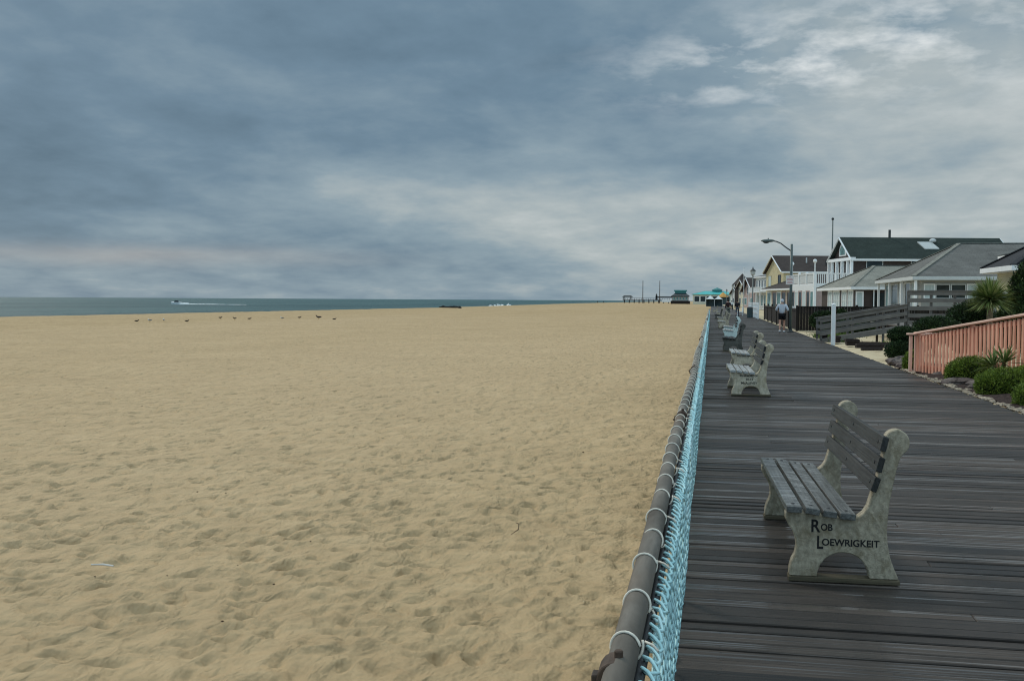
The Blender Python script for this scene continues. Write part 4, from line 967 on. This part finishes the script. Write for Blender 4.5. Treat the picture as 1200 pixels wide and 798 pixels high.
# cream gable house
h5 = thing('house', 'cream gabled house with dark brown roof rising behind the street lamp', 'house', (11.87, 185, 0), R(12))
r5 = gable_house(h5, 12.4, 24, 6.81, 9.79, 'cream', 'roof_brown', oh=.5)
window(h5, 'F', 9.3, 4.2, 1.8, 2.0, .5, glass='curtain', frame='cream2'); window(h5, 'F', 3.0, 4.0, 1.6, 2.2, .5, glass='glass', frame='redwall'); window(h5, 'S', 3., 4.6, 1.7, 1.4, .5, frame='redwall', glass='curtain'); window(h5, 'S', 8, 4.6, 1.7, 1.4, .5)
zf5 = lambda y: 6.81+2.98*y/6.2
MB().slab([(11.2, 3.6, zf5(3.6)+.12), (12.6, 3.6, zf5(3.6)+.12), (12.6, 5.8, zf5(5.8)+.12), (11.2, 5.8, zf5(5.8)+.12)], .14).build('skylight', 'lens', r5)
MB().cyl(5.2, 3.0, 8.4, 9.3, .12).build('vent_pipe', 'fascia', h5); MB().cyl(8.4, 2.2, 8.0, 8.9, .12).build('vent_pipe', 'lampd', h5)
MB().box(3.0, 4.0, 12.2, 13.2, 6.6, 8.6).build('chimney', 'redwall', h5)
# white two storey house
h7 = thing('house', 'white two storey house with balcony rail behind the near lantern lamp', 'house', (9.9, 200, 0), R(12))
hip_house(h7, 14, 9.1, 6.35, 7.0, 'whitewall', 'roof_brown', 4, 10, oh=.4)
for a in (1.5, 3.6, 5.6, 7.5): window(h7, 'F', a, 4.3, .9, 1.3, .4); window(h7, 'F', a, .8, 1.2, 2.0, .4, glass='tealglass')
MB().box(-1.0, .4, .3, 8.8, 3.25, 3.45).build('balcony_floor', 'white', h7)
b = MB()
for k in range(29): b.box(-1.0, -.95, .3+k*.3, .42+k*.3, 3.45, 4.2)
b.box(-1.03, -.92, .3, 8.8, 4.2, 4.3); b.build('balcony_rail', 'white', h7)
for y_ in (.4, 3.1, 5.9, 8.7): MB().box(-.95, -.8, y_-.08, y_+.08, 0, 3.25).build('porch_column', 'white', h7)
# further houses
h8 = thing('house', 'dull pink gabled house with steep brown roof left of the lantern lamp', 'house', (9.68, 260, 0), R(12)); gable_house(h8, 12.2, 15, 4.12, 7.5, 'pinkwall', 'roof_brown', oh=.8)
window(h8, 'F', 6.4, 3.4, 2.6, 1.7, .8); window(h8, 'F', 3.2, .8, 2.2, 1.6, .8, glass='tealglass'); window(h8, 'F', 9.2, .8, 2.2, 1.6, .8, glass='tealglass')
h9 = thing('house', 'far brown house with turreted roof at the head of the house row', 'house', (9.04, 300, 0), R(12)); gable_house(h9, 10.2, 14, 5.46, 7.72, 'cream2', 'roof_brown', oh=.6)
window(h9, 'F', 3., 3.6, 1.8, 1.7, .6); window(h9, 'F', 7., 3.6, 1.8, 1.7, .6); window(h9, 'F', 3., .8, 1.8, 1.7, .6, glass='tealglass'); window(h9, 'F', 7., .8, 1.8, 1.7, .6)
MB().lathe([(2.2, 0), (2.2, 6.4), (2.8, 6.5), (0.1, 9.6)], 8, (2, 10.5, 0)).build('turret', 'roof_brown', h9)
h10 = thing('house', 'white far house closing the row before the pavilion', 'house', (8.6, 360, 0), R(12)); gable_house(h10, 12, 14, 4.2, 6.4, 'whitewall', 'roof_brown', oh=.6); window(h10, 'F', 4, 1, 2, 1.6, .6); window(h10, 'F', 8, 1, 2, 1.6, .6)

# ---------------------------------------------------------------- pavilion, pier and tents
pv = thing('beach_pavilion', 'long low pavilion with bright turquoise hip roof and cupola where the walk ends', 'pavilion', (-12, 650, 0))
hip_house(pv, 28.5, 22, 5.7, 7.8, 'cream2', 'roof_teal', 8, 20, oh=.8, z0=-.5, trim='roof_teal')
MB().lathe([(3.0, 7.0), (3.0, 8.4), (3.6, 8.5), (.3, 9.9)], 8, (15.5, 10, 0)).build('cupola', 'roof_dteal', pv)
for k in range(7): window(pv, 'S', 3.2+k*3.7, 1.2, 2.9, 3.2, .8, ft=.2, sill=False)
for k in range(4): window(pv, 'F', 3.5+k*4.8, 1.2, 3.6, 3.2, .8, ft=.2, sill=False)
sc_ = thing('pavilion_annex', 'dark two level building with teal roof between pier and pavilion', 'building', (-26.6, 700, 0))
MB().box(0, 12.5, 0, 14, -.8, 1.6).build('plinth', 'darkfence', sc_)
MB().box(1, 11.5, .8, 13, 1.6, 5.6).build('wall', 'greywall', sc_)
b = MB(); b.slab([(0, 0, 4.6), (12.5, 0, 4.6), (10, 3.4, 6.6), (2.5, 3.4, 6.6)], .2); b.slab([(0, 0, 4.6), (2.5, 3.4, 6.6), (2.5, 10, 6.6), (0, 14, 4.6)], .2); b.slab([(12.5, 0, 4.6), (10, 3.4, 6.6), (10, 10, 6.6), (12.5, 14, 4.6)], .2); b.build('lower_roof', 'roof_black', sc_)
MB().box(2.6, 9.9, 3.5, 10, 5.6, 7.9).build('upper_storey', 'roof_dteal', sc_); MB().box(2.0, 10.5, 2.9, 10.6, 7.9, 8.8).build('roof', 'roof_dteal', sc_)
for k in range(5): window(sc_, 'S', 2.3+k*2., 2.3, 1.2, 1.9, .8, glass='tealglass', sill=False)
pr = thing('fishing_pier', 'long dark timber pier on piles with a small shelter at its sea end', 'pier', (-75.3, 900, 0))
MB().box(0, 50, 0, 6, 1.9, 2.4).build('pier_deck', 'pier', pr)
for k in range(12): MB().box(1+k*4.2, 1.9+k*4.2, .5, 1.3, -3, 1.9).build('pile', 'pier', pr)
b = MB()
for k in range(26): b.box(k*2., k*2.+.25, .1, .3, 2.4, 3.6)
b.box(0, 50, .05, .3, 3.6, 3.85); b.build('railing', 'pier', pr)
MB().box(.6, 1.1, .6, 5, 2.4, 4.8).build('shelter_wall', 'pier', pr); MB().box(6.6, 7.1, .6, 5, 2.4, 4.8).build('shelter_wall', 'pier', pr)
b = MB(); b.slab([(-.6, -.5, 4.8), (8.4, -.5, 4.8), (6.8, 3, 6.0), (1, 3, 6.0)], .2); b.slab([(-.6, 6.5, 4.8), (8.4, 6.5, 4.8), (6.8, 3, 6.0), (1, 3, 6.0)], .2); b.build('shelter_roof', 'pier', pr)
MB().box(28.2, 29.6, 1, 4, 2.4, 6.4).build('hoist', 'pier', pr); MB().box(28, 44, 1, 6, 4.2, 5.2).build('canopy', 'pier', pr); MB().box(33.5, 43, -.6, 3, .4, 2.4).build('white_hull', 'trim', pr)
MB().lathe([(.02, 7.6), (.5, 7.2), (.4, 6.4)], 6, (28.8, 2, 0)).build('beacon', 'pier', pr)
for x, lb_ in ((-57.6, 'tall thin rusty mast standing left over the far pier'), (-43.3, 'tall thin rusty mast standing right over the far pier')):
    o = MB().cyl(0, 0, -2, 18.6, .36, .24, 8).build('mast', 'rust'); o.location = (x, 893, 0); tag(o, lb_, 'mast', 'masts over the pier')
def tent(x, y_, lb_, s=1.):
    r_ = thing('canopy_tent', lb_, 'tent', (x, y_, 0), group='white topped tents on the walk')
    MB().lathe([(1.45*s, 2.15), (.7*s, 2.55), (.02, 3.2)], 4).build('roof', 'tentw', r_).rotation_euler.z = R(45)
    b = MB().box(-1.0*s, 1.0*s, .9, 1.0, .1, 2.14); b.box(-1.0*s, -.96*s, -1, .9, .1, 2.14); b.build('wall_cloth', 'tentd', r_)
    for sx in (-.98*s, .98*s):
        for sy in (-.98, 1.04): MB().cyl(sx, sy, 0, 2.15, .04, n=6).build('leg', 'polew', r_)
tent(-.3, 292, 'white topped dark sided tent nearer the beach rail', 1.15); tent(2.05, 305, 'white topped dark sided tent on the middle of the walk', 1.15)
r_ = thing('canvas_kiosk', 'orange peaked canvas kiosk before the turquoise pavilion', 'kiosk', (5.2, 480, 0))
MB().lathe([(2.4, 3.4), (1.2, 4.6), (.1, 5.6)], 8).build('roof', 'orange', r_); MB().cyl(0, 0, 0, 3.4, 1.5, n=8).build('counter', 'tentd', r_)

# ---------------------------------------------------------------- people
def skin_obj(name, pts, edges, mat, parent, sub=1):
    me = bpy.data.meshes.new(name); me.from_pydata([p[:3] for p in pts], edges, []); o = bpy.data.objects.new('tmp', me); col.objects.link(o)
    o.modifiers.new('s', 'SKIN'); sv = me.skin_vertices[0].data
    for i, p in enumerate(pts): sv[i].radius = (p[3], p[4] if len(p) > 4 else p[3]); sv[i].use_root = (i == 0)
    m_ = o.modifiers.new('u', 'SUBSURF'); m_.levels = sub; m_.render_levels = sub
    dg = bpy.context.evaluated_depsgraph_get(); nm = bpy.data.meshes.new_from_object(o.evaluated_get(dg)); bpy.data.objects.remove(o)
    nm.name = name; nm.materials.clear(); nm.materials.append(M[mat]); nm.polygons.foreach_set('use_smooth', [True]*len(nm.polygons))
    r_ = bpy.data.objects.new(name, nm); col.objects.link(r_); r_.parent = parent; return r_
def person(label, x, y_, rz, top, bottom, shorts=False, bent=True, hood=False, h=1.70, z=.004, stride=.16, shoe='shoe', group=None):
    root = thing('person', label, 'person', (x, y_, z), rz, group)
    # facing +Y; z up
    J = {}
    def side(s_):
        st = stride*s_
        J['hip', s_] = (.095*s_, 0, .90); J['knee', s_] = (.10*s_, st*.6+.04, .49); J['ank', s_] = (.10*s_, st-.06*(s_ < 0), .09+.03*(s_ < 0)); J['toe', s_] = (.11*s_, st+.15-.06*(s_ < 0), .04+.01*(s_ < 0))
        J['sh', s_] = (.185*s_, 0, 1.40)
        if bent: J['el', s_] = (.30*s_, -.06-.1*s_*stride*3, 1.16); J['wr', s_] = (.25*s_, .18-.1*s_*stride*3, 1.12)
        else: J['el', s_] = (.245*s_, -.03-.3*s_*stride, 1.12); J['wr', s_] = (.265*s_, .04-.7*s_*stride, .87)
    side(1); side(-1)
    pts = [(0, 0, .94, .125, .10), (0, 0, 1.12, .115, .085), (0, 0, 1.32, .14, .095), (0, -.005, 1.44, .06, .055), (0, .01, 1.53, .055, .06), (0, .02, 1.60, .072, .088), (0, .015, 1.66, .062, .075)]
    ed = [(0, 1), (1, 2), (2, 3), (3, 4), (4, 5), (5, 6)]
    for s_ in (1, -1):
        b0 = len(pts); pts += [(*J['hip', s_], .085), (*J['knee', s_], .055), (J['knee', s_][0], J['knee', s_][1]*.6+J['ank', s_][1]*.4-.02, .36, .054), (*J['ank', s_], .036), (*J['toe', s_], .03)]
        ed += [(0, b0)] + [(b0+k, b0+k+1) for k in range(4)]
        a0 = len(pts); pts += [(*J['sh', s_], .055), (*J['el', s_], .040), (*J['wr', s_], .026)]; ed += [(2, a0), (a0, a0+1), (a0+1, a0+2)]
        wr = Vector(J['wr', s_]); dr = (wr-Vector(J['el', s_])).normalized(); sd = dr.cross(Vector((s_, 0, 0))).normalized(); pc = wr+dr*.05
        p0 = len(pts); pts.append((*pc, .030, .018)); ed.append((a0+2, p0))
        for f, (o_, ln) in enumerate(((-.027, .065), (-.009, .078), (.009, .074), (.027, .058))):
            k1 = len(pts); q1 = pc+dr*.04+sd*o_; q2 = q1+dr*ln*.5; q3 = q1+dr*ln*.85+Vector((-s_*.018, 0, 0))
            pts += [(*q1, .0085), (*q2, .008), (*q3, .0065)]; ed += [(p0, k1), (k1, k1+1), (k1+1, k1+2)]
        k1 = len(pts); q1 = wr+dr*.03-sd*.03; q2 = q1+dr*.03-sd*.022; pts += [(*q1, .010), (*q2, .008)]; ed += [(p0, k1), (k1, k1+1)]
    body = skin_obj('body', pts, ed, 'skin', root, 1)
    # nose and ears
    MB().ell((0, .105, 1.60), (.012, .018, .02), 6, 4).ell((.078, .01, 1.60), (.012, .02, .03), 6, 4).ell((-.078, .01, 1.60), (.012, .02, .03), 6, 4).build('ears_and_nose', 'skin', body)
    MB().ell((0, -.008, 1.625), (.088, .10, .10), 14, 10).build('hood' if hood else 'hair', top if hood else 'hair', root, smooth=True)
    # jacket
    tp = [(0, 0, .93, .165, .13), (0, 0, 1.12, .155, .125), (0, 0, 1.31, .165, .125), (0, -.01, 1.43, .09, .08)]; te = [(0, 1), (1, 2), (2, 3)]
    for s_ in (1, -1):
        a0 = len(tp); w_ = Vector(J['wr', s_]); tp += [(*J['sh', s_], .078), (*J['el', s_], .060), (*w_, .043)]; te += [(2, a0), (a0, a0+1), (a0+1, a0+2)]
    skin_obj('jacket', tp, te, top, root)
    bp = [(0, 0, .93, .15, .12)]; be = []
    for s_ in (1, -1):
        b0 = len(bp); kn = Vector(J['knee', s_]); hp = Vector(J['hip', s_])
        if shorts: bp += [(*hp, .115), (*(hp*.35+kn*.65), .10)]; be += [(0, b0), (b0, b0+1)]
        else: bp += [(*hp, .105), (*kn, .078), (*J['ank', s_], .055)]; be += [(0, b0), (b0, b0+1), (b0+1, b0+2)]
    skin_obj('shorts' if shorts else 'trousers', bp, be, bottom, root)
    for s_ in (1, -1):
        a_ = Vector(J['ank', s_]); t_ = Vector(J['toe', s_]); MB().tube([a_+Vector((0, -.06, -.045)), a_+Vector((0, 0, -.03)), t_+Vector((0, .0, .0)), t_+Vector((0, .05, -.01))], [.04, .052, .045, .028], 10).build('shoe', shoe, root, smooth=True)
    root.scale = (h/1.72,)*3
    return root
person('jogger in a grey sweatshirt and black shorts beside the street lamp', 3.62, 55.5, R(-6), 'hoodie', 'black', True, True, True, 1.74)
person('walker in a dark brown jacket and grey trousers, left of the pair on the walk', 1.64, 104, R(3), 'brownj', 'greypants', False, False, h=1.75, shoe='black')
person('walker in a black jacket and jeans, right of the pair on the walk', 2.64, 109, R(-8), 'navy', 'jeans', False, False, h=1.72, shoe='black')
person('distant walker in red beyond the pair', 2.6, 170, 0, 'red', 'jeans', False, False, h=1.7)
person('distant walker in a white jacket beyond the pair', 3.4, 180, 0, 'tentw', 'black', False, False, h=1.7)
for x, lb_ in ((-82, 'left of two tiny dark figures at the waterline near the pier'), (-77.5, 'right of two tiny dark figures at the waterline near the pier')):
    person(lb_, x, 760, 0, 'black', 'black', False, False, z=-.45)

# ---------------------------------------------------------------- gulls, wrack, boat, surf and litter
def gull(label, x, y_, rz, s, wing='gullg', sit=False):
    r_ = thing('seagull', label, 'gull', (x, y_, -.56), rz, 'gulls resting on the sand'); r_.scale = (s, s, s)
    pts = [(0, 0, .20 if not sit else .12, .085, .075), (-.12, 0, .20 if not sit else .12, .06), (-.22, 0, .19 if not sit else .12, .025), (.09, 0, .22 if not sit else .14, .07), (.16, 0, .29 if not sit else .20, .04), (.20, 0, .34 if not sit else .25, .042), (.225, 0, .345 if not sit else .255, .034)]
    body = skin_obj('body', pts, [(0, 1), (1, 2), (0, 3), (3, 4), (4, 5), (5, 6)], 'gullw' if wing != 'gulld' else 'gulld', r_, 1)
    z0 = .20 if not sit else .12
    for sd in (-1, 1): MB().ell((-.07, .062*sd, z0+.02), (.19, .028, .058), 10, 6).build('wing', wing, r_, smooth=True)
    MB().tube([(.24, 0, z0+.14), (.30, 0, z0+.125)], [.012, .004], 6).build('beak', 'beak', r_)
    if not sit:
        for sd in (-.03, .03): MB().tube([(0, sd, .16), (-.01, sd, .08), (0, sd, 0), (.05, sd, 0)], .007, 5).build('leg', 'beak', r_)
gl = [(-50.4, 84.7, 'leftmost gull', 'gulld'), (-49.4, 85.1, 'second gull from the left, white headed', 'gullg'), (-49.2, 87.2, 'third gull from the left', 'gullg'), (-46.5, 86.5, 'fourth gull from the left', 'gulld'),
      (-49.8, 99.6, 'dark gull standing higher up the sand below the boat', 'gulld'), (-46.9, 96.8, 'gull midway along the flock', 'gulld'), (-46.5, 99.4, 'gull right of the middle of the flock', 'gulld'),
      (-43.6, 100.9, 'white gull left of the dark pair', 'gullg'), (-43.2, 104.6, 'brown gull just behind the white one', 'gulld'), (-40.3, 102.6, 'large dark winged gull at the right of the flock', 'gulld'), (-38.0, 101.2, 'rightmost gull', 'gulld')]
for i, (x, y_, lb_, wm) in enumerate(gl): gull(lb_ + ' resting on the upper beach', x, y_, [0.2, 3.1, 2.4, 0, 1.0, 3., .4, 3.2, .5, 3.1, .3][i], .85 if i != 9 else 1.3, wm, i in (0, 3, 6, 10))
b = MB()
for k in range(26): a = random.uniform(0, 6.28); b.ell((random.gauss(0, 1.2)+0, random.gauss(0, .5), .1+.25*random.random()), (random.uniform(.3, .7), random.uniform(.3, .5), random.uniform(.15, .38)), 8, 5, jit=.25)
o = b.build('wrack_pile', 'wrack'); o.location = (-64.9, 255, -.6); tag(o, 'long black heap of rocks and weed on the crest of the beach', 'rocks')
for x, y_, lb_ in ((-61.2, 250, 'small dark lump on the sand right of the black heap'),): 
    o = MB().ell((0, 0, .12), (.5, .4, .3), 8, 5, jit=.2).build('driftwood_lump', 'wrack'); o.location = (x, y_, -.6); tag(o, lb_, 'driftwood')
# speed boat with wake
bt = thing('motor_boat', 'small white motor boat throwing up a long wake off the beach', 'boat', (-352, 640, -2.75), R(172))
hull = [(-4, 1.0), (-4, -1.0), (1.5, -1.1), (4.2, 0), (1.5, 1.1)]
b = MB(); top = [(x, y_, 1.5+(.4 if x > 3 else 0)) for x, y_ in hull]; bot = [(x*.85, y_*.6, -.1) for x, y_ in hull]; b.add(bot+top, [(4, 3, 2, 1, 0), (5, 6, 7, 8, 9)]+[(i, (i+1) % 5, (i+1) % 5+5, i+5) for i in range(5)]); b.build('hull', 'trim', bt, bevel=.05)
MB().prism([(-1.5, 1.5), (1.3, 1.5), (.6, 2.6), (-1.2, 2.6)], -.7, .7, 'Y').build('cabin', 'glass', bt)
wk = MB(); 
for i in range(130):
    u = random.random()**1.3; wk.ell((-5-45*u, random.gauss(0, 1.2+2*u), .15), (random.uniform(1.2, 4), random.uniform(.6, 1.5), (.9 if u < .1 else .32)*random.uniform(.5, 1.2)*(1-.6*u)), 8, 4, jit=.2)
o = wk.build('wake_foam', 'foam'); o.location = (-352, 640, -2.75); o.rotation_euler.z = R(-6+180-180); 
o.rotation_euler.z = R(172); tag(o, 'long broken line of white wake foam behind the motor boat', 'foam', kind='stuff')
sf = MB()
for i in range(260):
    u = random.random(); y_ = 95+900*u; x = float(crest(np.array(y_)))-random.uniform(14, 20); sf.ell((x, y_, -2.7), (random.uniform(.5, 1.6), random.uniform(3, 12), random.uniform(.1, .3)), 8, 4, jit=.2)
for i in range(22): sf.ell((-91+random.gauss(0, 2), 440+random.gauss(0, 6), -2.6), (random.uniform(1, 2.5), random.uniform(2, 5), random.uniform(.9, 2.3)), 8, 5, jit=.25)
tag(sf.build('surf_foam', 'foam'), 'white surf breaking along the waterline', 'surf', kind='stuff')
o = MB().tube([(0, 0, .02), (.04, -.10, .035), (.06, -.22, .025), (.03, -.33, .012)], [.002, .003, .003, .0015], 5).build('twig', 'twig'); o.location = (-1.85, 9.9, -.585); o.scale = (1.4, 1.4, 1.4); tag(o, 'thin bent dry twig lying on the sand', 'twig')
o = MB().tube([(0, 0, .02), (.1, .01, .024), (.2, 0, .02)], [.006, .009, .007], 6).build('bleached_stick', 'bone'); o.location = (-4.95, 7.6, -.58); tag(o, 'short white stick on the near sand at left', 'stick')
b = MB()
for i in range(80):
    y_ = 4+40*random.random()**1.4; x = -.6-random.random()*.75*y_; s_ = random.uniform(.004, .011)
    zi = Z[min(len(ys)-1, np.searchsorted(ys, y_)), min(len(xs)-1, np.searchsorted(xs, x))]; b.ell((x, y_, zi+s_*.3), (s_*1.4, s_, s_*.6), 6, 4, jit=.3)
tag(b.build('beach_litter', 'twig'), 'tiny dark bits of shell and weed scattered over the sand', 'litter', kind='stuff')
print('objects', len(bpy.data.objects))
